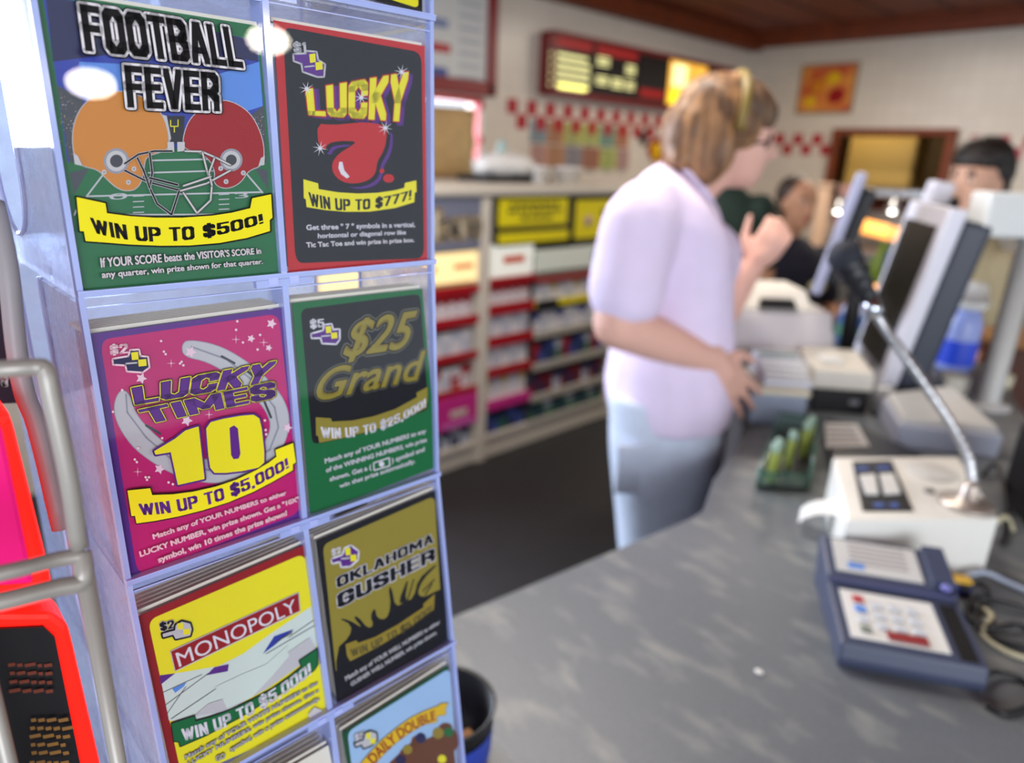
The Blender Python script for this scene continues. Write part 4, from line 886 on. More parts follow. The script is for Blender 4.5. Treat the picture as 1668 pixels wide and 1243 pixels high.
# pass-through window: wooden frame, kitchen behind
b = MB(); w = .05
b.box(((PX0+PX1)/2, YB+.02, PZ1+w/2), (PX1-PX0+2*w, .22, w), M_wood, .006); b.box(((PX0+PX1)/2, YB+.0, PZ0-w/2), (PX1-PX0+2*w, .3, w), M_wood, .006)
for xx in (PX0-w/2, PX1+w/2): b.box((xx, YB+.02, (PZ0+PZ1)/2), (w, .22, PZ1-PZ0), M_wood, .006)
struct(b.build('window_3'))
b = MB()
kw = mat('kitchen_wall', (92, 72, 44), .7)
b.box(((PX0+PX1)/2, YB+1.6, 1.3), (2.6, .05, 2.6), kw); b.box((PX0-.9, YB+.85, 1.3), (.05, 1.5, 2.6), kw); b.box((PX1+.9, YB+.85, 1.3), (.05, 1.5, 2.6), kw); b.box(((PX0+PX1)/2, YB+.85, 2.45), (2.6, 1.5, .05), kw); b.box(((PX0+PX1)/2, YB+.85, -.02), (2.6, 1.5, .04), kw)
struct(b.build('wall_kitchen'))
A = pl(1385, 226, 1, YB+.5); Bp = pl(1480, 305, 1, YB+.5)
rt = thing('wall_cupboard', 'pale yellow cupboard seen through the wooden pass-through', 'cupboard', ((A.x+Bp.x)/2, YB+.65, Bp.z))
M_yc = mat('yellow_cupboard', (206, 172, 96), .5)
b = MB(); b.box(((A.x+Bp.x)/2, YB+.66, (A.z+Bp.z)/2+.02), (Bp.x-A.x, .3, A.z-Bp.z+.08), M_yc, .004); wpart(b, 'body', rt)
b = MB(); b.box(((A.x+Bp.x)/2, YB+.505, (A.z+Bp.z)/2+.02), (Bp.x-A.x-.02, .016, A.z-Bp.z+.05), M_yc, .004); dr_ = wpart(b, 'door', rt)
l = bpy.data.lights.new('pass_through_lamp', 'AREA'); l.size = .4; l.energy = 7; l.color = (1, .85, .6); o = bpy.data.objects.new('pass_through_lamp', l); COL.objects.link(o); o.location = (A.x+.25, YB+.3, 2.3); o.rotation_euler = (.35, 0, 0)
for xx, zz, s_, lab in ((-2.06, 1.2, .15, 'dark pan resting on the pass-through sill, left of its middle'), (-1.80, 1.2, .10, 'dark pot resting on the right part of the pass-through sill')):
    b = MB(); b.lathe([(0, 0), (s_*.8, 0), (s_, .07), (s_*1.04, .075), (s_*.96, .07), (s_*.76, .01), (0, .01)], M_black, 24, None, (0, 0, 0), 1, .6); o = b.build('cooking_pan'); o.location = (xx, YB+.02, 1.2005); tag(o, lab, 'pan', 'dark pans on the pass-through sill')
# white post and poster beside the pass-through
b = MB(); p = pl(1340, 340, 1, 5.08); b.box((0, 0, 1.325/2), (.075, .075, 1.325), mat('peach_post', (226, 190, 160), .5), .006); b.box((0, 0, 1.335), (.1, .1, .02), mat('peach_post', (226, 190, 160), .5), .004); o = b.build('wooden_post'); o.location = (p.x, 5.08, 0); tag(o, 'slim pale peach post standing between the clerk and the pass-through', 'post')
p = pl(1378, 345, 1, 5.62)
rt = thing('standing_sign', 'red and white upright sign left of the dark flat screen', 'sign', (p.x, 5.62, .9))
b = MB(); b.box((p.x, 5.62, 1.16), (.15, .02, .34), mat('sign_rose', (206, 160, 152), .5), .003); wpart(b, 'panel', rt); b = MB(); b.box((p.x-.01, 5.608, 1.14), (.1, .004, .14), K_dred); wpart(b, 'print', rt)
b = MB(); b.tube([(p.x, 5.64, .9), (p.x, 5.64, 1.05)], .015, M_grey); b.box((p.x, 5.63, .91), (.13, .12, .02), M_grey, .004); wpart(b, 'stand', rt)
# steel kitchen counter with two round heat lamps
rt = thing('steel_counter', 'stainless counter unit below the pass-through with a hood', 'counter', (-1.85, 5.45, 0))
b = MB(); b.box((-1.85, 5.45, .45), (1.5, .6, .9), M_steel, .01); wpart(b, 'body', rt); b = MB(); b.box((-1.6, 5.57, 1.29), (.95, .4, .06), M_steel, .01); wpart(b, 'hood', rt)
for xx in (-2.04, -1.25):
    b = MB(); b.tube([(xx, 5.6, .9), (xx, 5.6, 1.28)], .015, M_steel); wpart(b, 'post', rt)
M_bulb = mat('bulb_lit', (255, 250, 240), .3, emit=14)
for i, (px, py) in enumerate(((1365, 341), (1454, 341))):
    p = pl(px, py, 1, 5.22)
    rt = thing('heat_lamp', ('round lit heat lamp to the left of the dark flat screen', 'round lit heat lamp between the two screens')[i], 'lamp', (p.x, 5.22, p.z), 0, 'lit heat lamps')
    b = MB(); b.ell((0, 0, 0), (.026, .026, .026), M_bulb); b.build('bulb', rt)
    b = MB(); b.lathe([(.03, -.005), (.055, -.012), (.045, .03), (.014, .06), (.014, .09)], M_steel, 20); b.build('shade', rt)
    b = MB(); b.tube(smoothpts([(0, 0, .085), (0, .03, .10), (0, .07, .07), (0, .075, 0), (0, .075, .902-p.z)], 4), .008, M_steel); b.build('stand', rt)
# ------------------------------------------------------------------ on the counter
ZT = .92
RA = math.atan2(CR.y, CR.x)             # heading of "to the right"
def cp(px, py, z=ZT): return pl(px, py, 2, z)
M_term = mat('terminal_grey', (66, 73, 96), .4); M_termt = mat('terminal_top', (88, 92, 98), .45); M_label = mat('label_white', (222, 222, 218), .5); M_dslot = mat('slot_black', (14, 14, 16), .5)
# card payment terminal
BL_, BR_, FLT = cp(1363, 1088), cp(1604, 1134), cp(1343, 869, .985)
ux = (BR_-BL_); wx = ux.length; ux.normalize(); uy = Vector((-ux.y, ux.x, 0)); ly = (FLT-BL_).dot(uy)
rt = thing('card_terminal', 'dark grey card payment terminal with two white key panels lying on the counter', 'card terminal', BL_+ux*wx/2+uy*ly/2, math.atan2(ux.y, ux.x))
h0, h1, ww, ll = .034, .046, wx, ly
b = MB(); x0, x1, ya, yb = -ww/2, ww/2, -ll/2, ll/2
SP = ya+.56*ll
prof = [(ya+.004, .0), (ya, .012), (ya+.004, .031), (SP, .042), (SP+.008, .050), (yb-.006, .066), (yb, .06), (yb-.015, 0)]
b.hexa([(x0, y, z) for y, z in prof], [(x1, y, z) for y, z in prof], M_term, .003); b.build('body', rt)
def onslope(y): return .031+(y-(ya+.004))/(SP-ya-.004)*.011 if y < SP else .050+(y-SP-.008)/(yb-.006-SP-.008)*.016
def tpl(mb, xa, xb, y0, y1, m, t=.0012, lift=0.0002):
    mb.hexa([(xa, y0, onslope(y0)+lift), (xb, y0, onslope(y0)+lift), (xb, y1, onslope(y1)+lift), (xa, y1, onslope(y1)+lift)], [(xa, y0, onslope(y0)+lift+t), (xb, y0, onslope(y0)+lift+t), (xb, y1, onslope(y1)+lift+t), (xa, y1, onslope(y1)+lift+t)], m)
b = MB(); tpl(b, x0+.012, x1-.034, ya+.016, SP-.010, M_label); kp = b.build('keypad_panel', rt)
b = MB(); tpl(b, x0+.012, x1-.036, SP+.016, yb-.012, mat('label_grey', (198, 198, 196), .5)); lp2 = b.build('screen_panel', rt)
kx = [x0+.030+.019*i for i in range(4)]
kcol = {(0, 3): P_r, (0, 2): K_lblue, (0, 0): mat('key_grey', (120, 128, 116), .5)}
for i in range(4):
    for j in range(3 if i else 4):
        b = MB(); y = ya+.030+.017*j + (0 if i == 0 else .010); b.box((kx[i], y, onslope(y)+.0026), (.012, .010, .003), kcol.get((i, j), mat('key_pale', (196, 200, 206), .5)), .001); b.build('key', kp)
b = MB(); y = ya+.026; b.box((kx[2]+.004, y, onslope(y)+.0026), (.042, .013, .0028), mat('key_dark_red', (140, 30, 34), .5), .001); b.build('enter_key', kp)
for k in range(6):
    b = MB(); y = SP+.022+.008*k; tpl(b, x0+.03, x1-.05, y, y+.004, K_lblue if k == 0 else mat('label_line', (164, 160, 160), .5), .0004, .0015) if k else tpl(b, x0+.026, x0+.045, y, y+.010, K_lblue, .0004, .0015); b.build('printed_line', lp2)
b = MB(); tpl(b, x1-.026, x1-.008, ya+.010, SP-.008, M_dslot, .0006); b.build('card_slot', rt)
b = MB(); tpl(b, x1-.028, x1-.004, SP+.014, yb-.01, M_term, .009); b.build('reader_ridge', rt)
b = MB(); b.box((0, SP+.004, .0465), (ww-.01, .008, .006), mat('terminal_blue', (54, 58, 96), .4), .002); b.build('hinge_bar', rt)
b = MB(); b.ell((x1-.015, SP+.008, .056), (.006, .006, .004), mat('button_lilac', (120, 120, 190), .35)); b.build('button', rt)
# intercom box with gooseneck microphone
zt = 1.0065
T = [cp(1380, 847, zt), cp(1628, 845, zt), cp(1561, 743, zt), cp(1357, 744, zt)]
cen = sum(T, Vector())/4
rt = thing('intercom', 'white intercom box with black button panel and a chrome gooseneck microphone', 'intercom', (cen.x, cen.y, ZT))
M_iw = mat('intercom_white', (232, 230, 222), .4)
b = MB(); b.hexa([Vector((p.x, p.y, ZT)) for p in T], T, M_iw, .004); wpart(b, 'body', rt)
def top(px, py, dz=0): p = cp(px, py, zt+.0002); return Vector((p.x, p.y, zt+.0002+dz))
def topslab(pts, m, t, name, par=None, lift=0):
    b = MB(); b.hexa([top(*p, lift) for p in pts], [top(*p, lift+t) for p in pts], m); o = wpart(b, name, rt)
    if par: o.parent = par
    return o
pn = topslab([(1405, 833), (1488, 833), (1452, 751), (1388, 753)], M_dslot, .0015, 'button_panel')
for pts in ([(1410, 808), (1430, 808), (1424, 776), (1399, 778)], [(1440, 808), (1466, 806), (1454, 775), (1432, 776)]):
    topslab(pts, M_label, .003, 'button', pn, .0016)
for pts in ([(1395, 768), (1415, 767), (1413, 762), (1393, 763)], [(1428, 767), (1450, 766), (1447, 761), (1426, 762)], [(1424, 828), (1440, 828), (1438, 822), (1422, 822)], [(1450, 828), (1464, 828), (1462, 822), (1448, 822)]):
    topslab(pts, mat('button_blue', (70, 96, 160), .5), .0012, 'lettering', pn, .0016)
b = MB(); c = top(1518, 769); b.lathe([(0, 0), (.034, 0), (.036, .001), (.034, .002), (0, .002)], mat('grille_grey', (206, 206, 202), .6), 28, Matrix.Translation(c)); g_ = wpart(b, 'speaker_grille', rt)
b = MB(); c = top(1513, 801); b.lathe([(0, 0), (.007, 0), (.006, .004), (0, .004)], mat('knob_grey', (120, 120, 116), .5), 16, Matrix.Translation(c)); wpart(b, 'knob', rt)
b = MB(); c = top(1574, 822); b.lathe([(0, 0), (.036, 0), (.036, .004), (.020, .007), (.012, .012), (.0105, .03), (.007, .034), (0, .034)], mat('flange_nickel', (196, 186, 176), .38, .8), 32, Matrix.Translation(c)); wpart(b, 'mic_flange', rt)
MD = 1.0
GP = [Vector((c.x, c.y, zt+.02)), dep(1583, 798, .985), dep(1577, 745, .99), dep(1552, 695, 1.0), dep(1510, 632, 1.01), dep(1470, 575, 1.02), dep(1440, 533, 1.03), dep(1424, 508, 1.03)]
sp = smoothpts(GP, 10)
b = MB(); b.tube(sp, [.0072+.0007*math.sin(i*2.4) for i in range(len(sp))], mat('gooseneck_silver', (190, 190, 192), .34, .9), 14); wpart(b, 'gooseneck', rt)
GE = dep(1424, 508, 1.03); G1 = dep(1416, 487, 1.03); G2 = dep(1376, 418, 1.02)
b = MB(); b.tube([GE+(GE-G1)*.4, G1], [.0125, .012], M_chrome, 16); wpart(b, 'mic_ferrule', rt)
d_ = (G2-G1); b = MB(); n_ = 16; b.tube([G1+d_*(i/n_) for i in range(n_+1)], [(.0125+.0095*min(1, i/n_*1.6))*(1-.10*(i % 4 == 3))*(1 if i < n_ else .8) for i in range(n_+1)], mat('mic_black', (24, 25, 30), .45), 20); wpart(b, 'mic_body', rt)
b = MB(); b.ell(G2, (.024, .024, .024), mat('mic_foam', (38, 40, 50), .8)); wpart(b, 'mic_head', rt)
# receipt strip curling out of the intercom's side
b = MB(); p = cp(1372, 830, .965); qd_ = (cp(1305, 825, .955)-p); nrm = Vector((-qd_.y, qd_.x, 0)).normalized()*.026
ring = [(0, 0), (.3, .003), (.6, .001), (.85, -.006), (1.0, -.015)]
vs = []
for t_, z in ring: vs += [p+qd_*t_+Vector((0, 0, z))-nrm, p+qd_*t_+Vector((0, 0, z))+nrm]
b.add(vs+[v-Vector((0, 0, .0006)) for v in vs], [(0+2*i, 2+2*i, 3+2*i, 1+2*i) for i in range(4)]+[(11+2*i, 13+2*i, 12+2*i, 10+2*i) for i in range(4)], M_label, None, True)
o = b.build('receipt', None, p+qd_*.5); tag(o, 'white receipt strip curling from the side of the intercom box', 'receipt')
# flat black tray with a printed card
TT = [cp(1352, 790), cp(1500, 757), cp(1392, 706), cp(1342, 694)]; ce = sum(TT, Vector())/4
rt = thing('document_tray', 'flat black tray holding a printed white card behind the intercom', 'tray', (ce.x, ce.y, ZT))
b = MB(); b.hexa(TT, [p+Vector((0, 0, .022)) for p in TT], mat('tray_black', (26, 28, 38), .4), .004); wpart(b, 'body', rt)
CC = [cp(1346, 730, .943), cp(1416, 728, .943), cp(1396, 692, .943), cp(1344, 690, .943)]
b = MB(); b.hexa(CC, [p+Vector((0, 0, .002)) for p in CC], M_label); cd_ = wpart(b, 'printed_card', rt)
b = MB()
for k in range(4):
    for i in range(5):
        u, v = .12+.16*i, .18+.2*k; p = (CC[0]*(1-u)+CC[1]*u)*(1-v)+(CC[3]*(1-u)+CC[2]*u)*v; b.box((p.x, p.y, .9455), (.012, .010, .0008), mat('ink_grey', (150, 146, 140), .6))
o = wpart(b, 'print', rt); o.parent = cd_
# stepped clear stand with upright sticks
S0 = [cp(1232, 797), cp(1316, 800), cp(1330, 716), cp(1264, 706)]; ce = sum(S0, Vector())/4
rt = thing('stick_stand', 'clear green-edged stand with a dark floor on the counter near the clerk', 'stand', (ce.x, ce.y, ZT))
M_gacr = clear('green_acrylic', (.86, .95, .9), .08, .10, (.5, .7, .6), .03); M_ged = mat('green_edge', (44, 100, 80), .25, coat=.5)
b = MB(); b.hexa(S0, [p+Vector((0, 0, .008)) for p in S0], M_black, .002); wpart(b, 'floor_plate', rt)
up = Vector((0, 0, .075))
for i in range(4):
    p, q2 = S0[i], S0[(i+1) % 4]; n2 = (q2-p).cross(Vector((0, 0, 1))).normalized()*.003
    hh = Vector((0, 0, .03 if i in (0, 3) else .045))
    b = MB(); b.hexa([p, q2, q2-n2, p-n2], [p+hh, q2+hh, q2-n2+hh, p-n2+hh], M_gacr); wpart(b, 'pane', rt)
    b = MB(); b.tube([p+hh, q2+hh], .0028, M_ged, 6); b.tube([p+Vector((0, 0, .004)), p+hh], .0028, M_ged, 6); wpart(b, 'pane_edge', rt)
M_stick = mat('yellow_green_plastic', (156, 168, 78), .35); M_scap = mat('stick_cap', (150, 176, 160), .3)
sb = [(1252, 786), (1258, 778), (1281, 764), (1304, 746), (1311, 736)]
for i, (px, py) in enumerate(sb):
    p = cp(px+2, py, .929); rt2 = thing('upright_stick', 'yellow green upright stick in the clear stand, ' + ('nearest of the five', 'second nearest of the five', 'middle of the five', 'second farthest of the five', 'farthest of the five')[i], 'stick', (p.x, p.y, .9285), 0, 'yellow green sticks in the clear stand')
    b = MB(); b.lathe([(0, 0), (.004, .001), (.0072, .005), (.0072, .060), (.006, .064), (0, .064)], M_stick, 16, None, (0, 0, 0), 1, .8); b.build('body', rt2)
    b = MB(); b.lathe([(.0075, .058), (.0078, .064), (.006, .074), (0, .076)], M_scap, 16, None, (0, 0, 0), 1, .8); b.build('cap', rt2)
# pale box with a calculator on top
ax = Vector((CR.x, CR.y, 0)).normalized(); ay = Vector((-ax.y, ax.x, 0))
def obox(name, label, cat, center, ang=0, group=None):
    return thing(name, label, cat, center, RA+ang, group)
c0 = cp(1285, 694)
rt = obox('cash_box', 'pale blue-grey box with a cream lid under the calculator', 'box', (c0.x+ay.x*.075-ax.x*.02, c0.y+ay.y*.075-ax.y*.02, ZT), -.12)
b = MB(); b.box((0, 0, .034), (.115, .15, .068), mat('box_blue_grey', (150, 160, 180), .5), .004); b.build('body', rt)
b = MB(); b.box((0, 0, .074), (.122, .158, .012), M_cream, .004); b.build('lid', rt)
cc = Vector((c0.x+ay.x*.085, c0.y+ay.y*.085, ZT+.0805))
rt = obox('calculator', 'pale grey calculator with rows of keys lying on the cream box', 'calculator', cc, -.12)
M_calc = mat('calculator_grey', (196, 198, 208), .45)
b = MB(); b.hexa([(-.052, -.068, 0), (.052, -.068, 0), (.052, .075, 0), (-.052, .075, 0)], [(-.05, -.066, .012), (.05, -.066, .012), (.05, .073, .045), (-.05, .073, .045)], M_calc, .003); b.build('body', rt)
for i in range(5):
    for j in range(4):
        y = -.05+.022*j; z = .012+(y+.066)/.139*.033; b = MB(); b.box((-.036+.018*i, y, z+.002), (.013, .014, .005), mat('calc_key', (232, 232, 228), .5), .001); b.build('key', rt)
b = MB(); y = .052; z = .012+(y+.066)/.139*.033; b.box((0, y, z+.001), (.085, .024, .004), mat('calc_screen', (120, 140, 134), .25), .001); b.build('screen', rt)
# receipt printer (cream) behind
c0 = cp(1285, 640)
rt = obox('receipt_printer', 'large cream till printer with a black paper slot at its top', 'printer', (c0.x+ay.x*.14-ax.x*.025, c0.y+ay.y*.14-ax.y*.025, ZT), -.02)
M_pr = mat('printer_cream', (214, 208, 196), .45); M_prg = mat('printer_face', (196, 190, 192), .5)
b = MB()
b.hexa([(-.135, -.12, 0), (.13, -.12, 0), (.13, .12, 0), (-.135, .12, 0)], [(-.125, -.12, .10), (.125, -.12, .10), (.125, .12, .10), (-.125, .12, .10)], M_pr, .005); b.build('base', rt)
b = MB(); b.hexa([(-.125, -.115, .10), (.13, -.115, .10), (.13, .12, .10), (-.125, .12, .10)], [(-.115, -.075, .188), (.13, -.075, .188), (.13, .12, .188), (-.115, .12, .188)], M_prg, .006); b.build('front_cover', rt)
b = MB(); b.hexa([(-.115, -.075, .188), (.085, -.075, .188), (.085, .12, .188), (-.115, .12, .188)], [(-.095, -.03, .236), (.075, -.03, .236), (.075, .11, .236), (-.095, .11, .236)], M_pr, .01); b.build('top_cover', rt)
b = MB(); b.hexa([(-.055, -.078, .194), (.04, -.078, .194), (.04, -.06, .194), (-.055, -.06, .194)], [(-.045, -.058, .216), (.035, -.058, .216), (.035, -.04, .216), (-.045, -.04, .216)], M_dslot); b.build('paper_slot', rt)
b = MB(); b.lathe([(0, 0), (.009, 0), (.009, .004), (0, .004)], M_dslot, 16, Matrix.Translation((-.062, -.124, .03)) @ Matrix.Rotation(math.pi/2, 4, 'X')); b.box((-.085, -.1215, .082), (.03, .003, .008), mat('badge_grey', (160, 156, 146), .5)); b.build('lock', rt)
# cream box on a black drawer
c0 = cp(1388, 676)
rt = obox('label_printer', 'cream box-shaped unit on a black drawer beside the calculator', 'printer', (c0.x+ay.x*.075-ax.x*.02, c0.y+ay.y*.075-ax.y*.02, ZT), -.12)
b = MB(); b.box((0, 0, .028), (.12, .13, .056), M_dslot, .003); b.build('drawer', rt)
b = MB(); b.hexa([(-.07, -.07, .056), (.066, -.07, .056), (.066, .07, .056), (-.07, .07, .056)], [(-.066, -.066, .10), (.062, -.066, .10), (.062, .066, .118), (-.066, .066, .118)], M_pr, .005); b.build('cover', rt)
b = MB(); b.box((.03, -.067, .028), (.02, .004, .01), M_grey); b.build('handle', rt)
b = MB(); b.box((-.02, .0, .112), (.05, .05, .006), M_label, .001, Matrix.Rotation(.08, 4, 'X')); b.build('paper', rt)
# long light grey case with raised lid
G0 = [cp(1456, 729), cp(1625, 748), cp(1545, 665), cp(1430, 680)]; ce = sum(G0, Vector())/4
rt = thing('equipment_case', 'low light grey equipment case behind the intercom and gooseneck', 'case', (ce.x, ce.y, ZT))
b = MB(); b.hexa(G0, [p+Vector((0, 0, .05)) for p in G0], mat('case_grey', (164, 168, 184), .45), .006); wpart(b, 'body', rt)
G1_ = [p+(ce-p)*.06 for p in G0]; b = MB(); b.hexa([p+Vector((0, 0, .05)) for p in G1_], [p+(ce-p)*.05+Vector((0, 0, .062)) for p in G1_], mat('case_lid', (190, 190, 188), .4), .004); wpart(b, 'lid', rt)
# slips of paper and rolls around the screens
p = cp(1431, 671); b = MB(); b.box((0, 0, .03), (.035, .02, .06), M_label, .003); o = b.build('paper_slip'); o.location = (p.x, p.y, ZT); o.rotation_euler = (0, 0, RA); tag(o, 'small upright white paper slip between the black drawer and the grey case', 'paper')
p = cp(1548, 640); b = MB(); b.lathe([(0, 0), (.034, 0), (.036, .01), (.036, .045), (.03, .05), (0, .05)], mat('roll_cream', (226, 222, 206), .7), 24); o = b.build('paper_roll'); o.location = (p.x, p.y, ZT); tag(o, 'cream paper roll under the bottle, left of the white pole', 'roll')
p = cp(1625, 628); b = MB(); b.lathe([(0, 0), (.03, 0), (.032, .03), (.024, .034), (.01, .03), (0, .03)], mat('dish_cream', (214, 206, 176), .6), 24); o = b.build('tape_roll'); o.location = (p.x, p.y, ZT); tag(o, 'small cream tape roll just right of the white pole', 'roll')
# flat screens
def screen(name, label, foot, yaw, tilt, w, h, z0, parts):
    rt = thing(name, label, 'screen', foot, yaw)
    R_ = Matrix.Translation((0, 0, z0)) @ Matrix.Rotation(tilt, 4, 'X')     # face looks along local -Y
    for nm, c, d, m, bv in parts:
        b = MB(); b.box(c, d, m, bv, R_); b.build(nm, rt)
    return rt
M_lav = mat('screen_bezel_lavender', (168, 170, 196), .35); M_bez = mat('screen_bezel_white', (214, 214, 226), .4); M_scr = mat('screen_glass', (44, 42, 40), .4); M_back = mat('screen_back_navy', (40, 46, 62), .45)
view_yaw = RA-math.pi/2          # local -Y then looks to the left of the picture
f1 = cp(1392, 640)
foot = Vector((-.715, 1.755, ZT))
r1 = screen('flat_screen', 'slim flat screen seen edge-on with a pale lavender rim, above the cream printer', foot, math.radians(-70), -.19, .3, .25, .245,
    [('bezel', (0, 0, .14), (.26, .022, .28), M_lav, .004), ('display', (0, -.0115, .14), (.235, .002, .25), M_scr, 0), ('back_housing', (0, .026, .14), (.22, .032, .22), M_black, .008)])
b = MB(); b.tube([(0, .06, .36), (0, .085, .25), (.0, .09, .02)], [.016, .018, .020], M_black, 12); b.build('neck', r1); b = MB(); b.box((0, .09, .01), (.07, .07, .02), M_black, .006); b.build('foot', r1)
foot = Vector((-.59, 1.867, ZT))
r2 = screen('till_screen', 'thick white-framed till screen tilted towards the clerk with a dark navy back', foot, math.radians(-59), -.16, .33, .38, .03,
    [('bezel', (0, 0, .215), (.34, .037, .43), M_bez, .006), ('display', (0, -.0195, .215), (.265, .003, .34), M_scr, 0), ('back_housing', (0, .048, .21), (.33, .064, .40), M_back, .012)])
b = MB(); b.box((0, .09, .025), (.16, .12, .05), M_back, .01); b.build('foot', r2)
b = MB(); R_ = Matrix.Translation((0, 0, .03)) @ Matrix.Rotation(-.16, 4, 'X'); b.box((-.10, .02, .457), (.064, .05, .055), M_bez, .006, R_); b.build('card_swipe', r2)
b = MB(); b.box((-.13, .06, .44), (.035, .04, .03), mat('webcam_dark', (44, 48, 40), .5), .004, R_); b.build('sensor', r2)
# customer display on a white pole
p = cp(1607, 662)
rt = obox('customer_display', 'white customer display box on a grey-white pole at the right', 'display', (p.x, p.y, ZT), .0)
M_pole = mat('pole_grey', (186, 184, 180), .4)
b = MB(); b.lathe([(0, 0), (.05, 0), (.05, .008), (.026, .014), (.0245, .02), (.0245, .40), (0, .40)], M_pole, 24); b.build('pole', rt)
b = MB(); b.box((-.01, 0, .445), (.25, .07, .095), mat('display_white', (226, 228, 226), .4), .008); hd_ = b.build('display_head', rt)
b = MB(); b.box((.055, 0, .58), (.16, .012, .18), mat('card_white', (240, 242, 244), .5), .002); b.build('sign_card', rt)
# bottle, tub, small gadget
p = cp(1552, 602)
rt = thing('cleaner_bottle', 'blue and lavender bottle with a round white cap by the till screen', 'bottle', (p.x, p.y, ZT))
b = MB(); b.lathe([(0, 0), (.042, 0), (.046, .01), (.046, .13), (.036, .165), (.028, .175), (0, .175)], mat('bottle_lavender', (150, 164, 224), .3), 24); b.build('body', rt)
b = MB(); b.lathe([(.0465, .02), (.0468, .03), (.0468, .085), (.0465, .09)], mat('bottle_blue', (44, 76, 214), .4), 24, cap=False); b.build('label_band', rt)
b = MB(); b.lathe([(.026, .172), (.044, .180), (.050, .2), (.048, .194), (.034, .245), (0, .25)], M_white, 24); b.build('cap', rt)
p = dep(1393, 548, 1.78); p.z = ZT
p = cp(1392, 562)
rt = thing('wipes_tub', 'round blue tub with green lettering band behind the microphone', 'tub', (p.x, p.y, ZT))
b = MB(); b.lathe([(0, 0), (.055, 0), (.062, .012), (.064, .085), (.058, .1), (0, .1)], mat('tub_blue', (40, 78, 130), .35), 24); b.build('body', rt)
b = MB(); b.lathe([(.0642, .03), (.0645, .034), (.0652, .065), (.065, .07)], mat('tub_green', (72, 124, 92), .5, nscale=60, alt=(40, 70, 96), contrast=.1), 24, cap=False); b.build('label_band', rt)
b = MB(); b.lathe([(.058, .1), (.056, .115), (.04, .135), (.02, .14), (0, .142)], mat('tub_lid', (176, 184, 214), .4), 24); b.build('lid', rt)
# things past the screens: green bottle, blue carton, orange warming lamps
p = cp(1432, 560)
for (nm, lab, cat, px, base, d, col, rad, ht) in (('sauce_bottle', 'green bottle with a yellow foot between the two screens', 'bottle', 1430, 455, 3.2, (128, 158, 40), .045, .27), ('drink_carton', 'blue carton standing left of the till screen', 'carton', 1452, 470, 3.1, (52, 66, 160), .04, .24)):
    pp = dep(px, base, d)
    rt = thing(nm, lab, cat, (pp.x, pp.y, 0.86))
    b = MB()
    if nm == 'sauce_bottle': b.lathe([(0, 0), (rad, 0), (rad, ht*.7), (rad*.5, ht*.85), (rad*.4, ht), (0, ht)], mat('green_bottle', col, .4), 20)
    else: b.box((0, 0, ht/2), (rad*2, rad*2, ht), mat('blue_carton', col, .45), .004)
    b.build('body', rt); b = MB()
    if nm == 'sauce_bottle': b.lathe([(rad+.001, .0), (rad+.002, .005), (rad+.002, .06), (rad+.001, .065)], mat('amber_band', (214, 160, 30), .4), 20, cap=False)
    else: b.hexa([(-rad, -rad, ht), (rad, -rad, ht), (rad, rad, ht), (-rad, rad, ht)], [(-.004, -rad, ht+.04), (.004, -rad, ht+.04), (.004, rad, ht+.04), (-.004, rad, ht+.04)], mat('carton_top', (150, 160, 210), .4))
    b.build('band' if nm == 'sauce_bottle' else 'top', rt)
pp = dep(1448, 440, 3.06)
rt = thing('condiment_shelf', 'brown serving table in the background holding a bottle and a carton', 'table', (pp.x, pp.y, 0))
b = MB(); b.lathe([(0, .822), (.17, .822), (.175, .84), (.17, .8575), (0, .8575)], M_wood, 32); b.build('tabletop', rt)
b = MB(); b.lathe([(0, .001), (.09, .001), (.09, .02), (.03, .04), (.025, .822), (0, .822)], M_wood, 24); b.build('pedestal', rt)
M_warm = mat('warm_lamp_lit', (255, 176, 96), .4, emit=1.6, emitc=(255, 170, 80))
pa, pb = pl(1398, 366, 1, 5.42), pl(1468, 384, 1, 5.42)
rt = thing('warming_bar', 'glowing orange warming bar between the two screens', 'lamp', (pa+pb)/2)
b = MB(); b.tube([pa, (pa+pb)/2, pb], .05, M_warm, 12); wpart(b, 'glowing_bar', rt); b = MB(); b.tube([pa+Vector((0, .07, .03)), pb+Vector((0, .07, .03))], .03, M_steel, 12); wpart(b, 'reflector', rt)
for e_ in (pa, pb):
    b = MB(); b.tube([e_+Vector((0, .07, .03)), Vector((e_.x, e_.y+.07, .90))], .012, M_steel, 8); wpart(b, 'post', rt)
pp = dep(1436, 452, 2.95)
rt = thing('candle_lamp', 'small glowing amber lamp low between the two screens', 'lamp', (pp.x, pp.y, .8585)); b = MB(); b.ell((0, 0, .095), (.034, .034, .03), M_warm); b.build('globe', rt); b = MB(); b.lathe([(0, 0), (.03, 0), (.03, .008), (.012, .014), (.012, .066), (.02, .07), (0, .07)], mat('brass', (160, 120, 50), .3, .9), 20); b.build('stand', rt)
# brown wooden counter front on the customer side
p = dep(1640, 590, 2.12)
rt = thing('wooden_booth', 'dark brown wooden booth with a lighter rail behind the white pole', 'booth', (p.x, p.y, 0), RA)
M_booth = mat('booth_wood', (92, 44, 22), .5, noise=.4, nscale=8, alt=(64, 28, 14))
b = MB(); b.box((.50, 0, .48), (1.1, .12, .96), M_booth, .01); b.build('back_panel', rt); b = MB(); b.box((.72, -.28, .40), (.64, .44, .08), M_booth, .02); b.build('seat', rt); b = MB(); b.box((.50, 0, .98), (1.14, .15, .04), mat('booth_rail', (150, 104, 60), .45), .01); b.build('rail', rt); b = MB(); b.box((.72, -.26, .18), (.6, .38, .36), M_booth); b.build('base', rt)
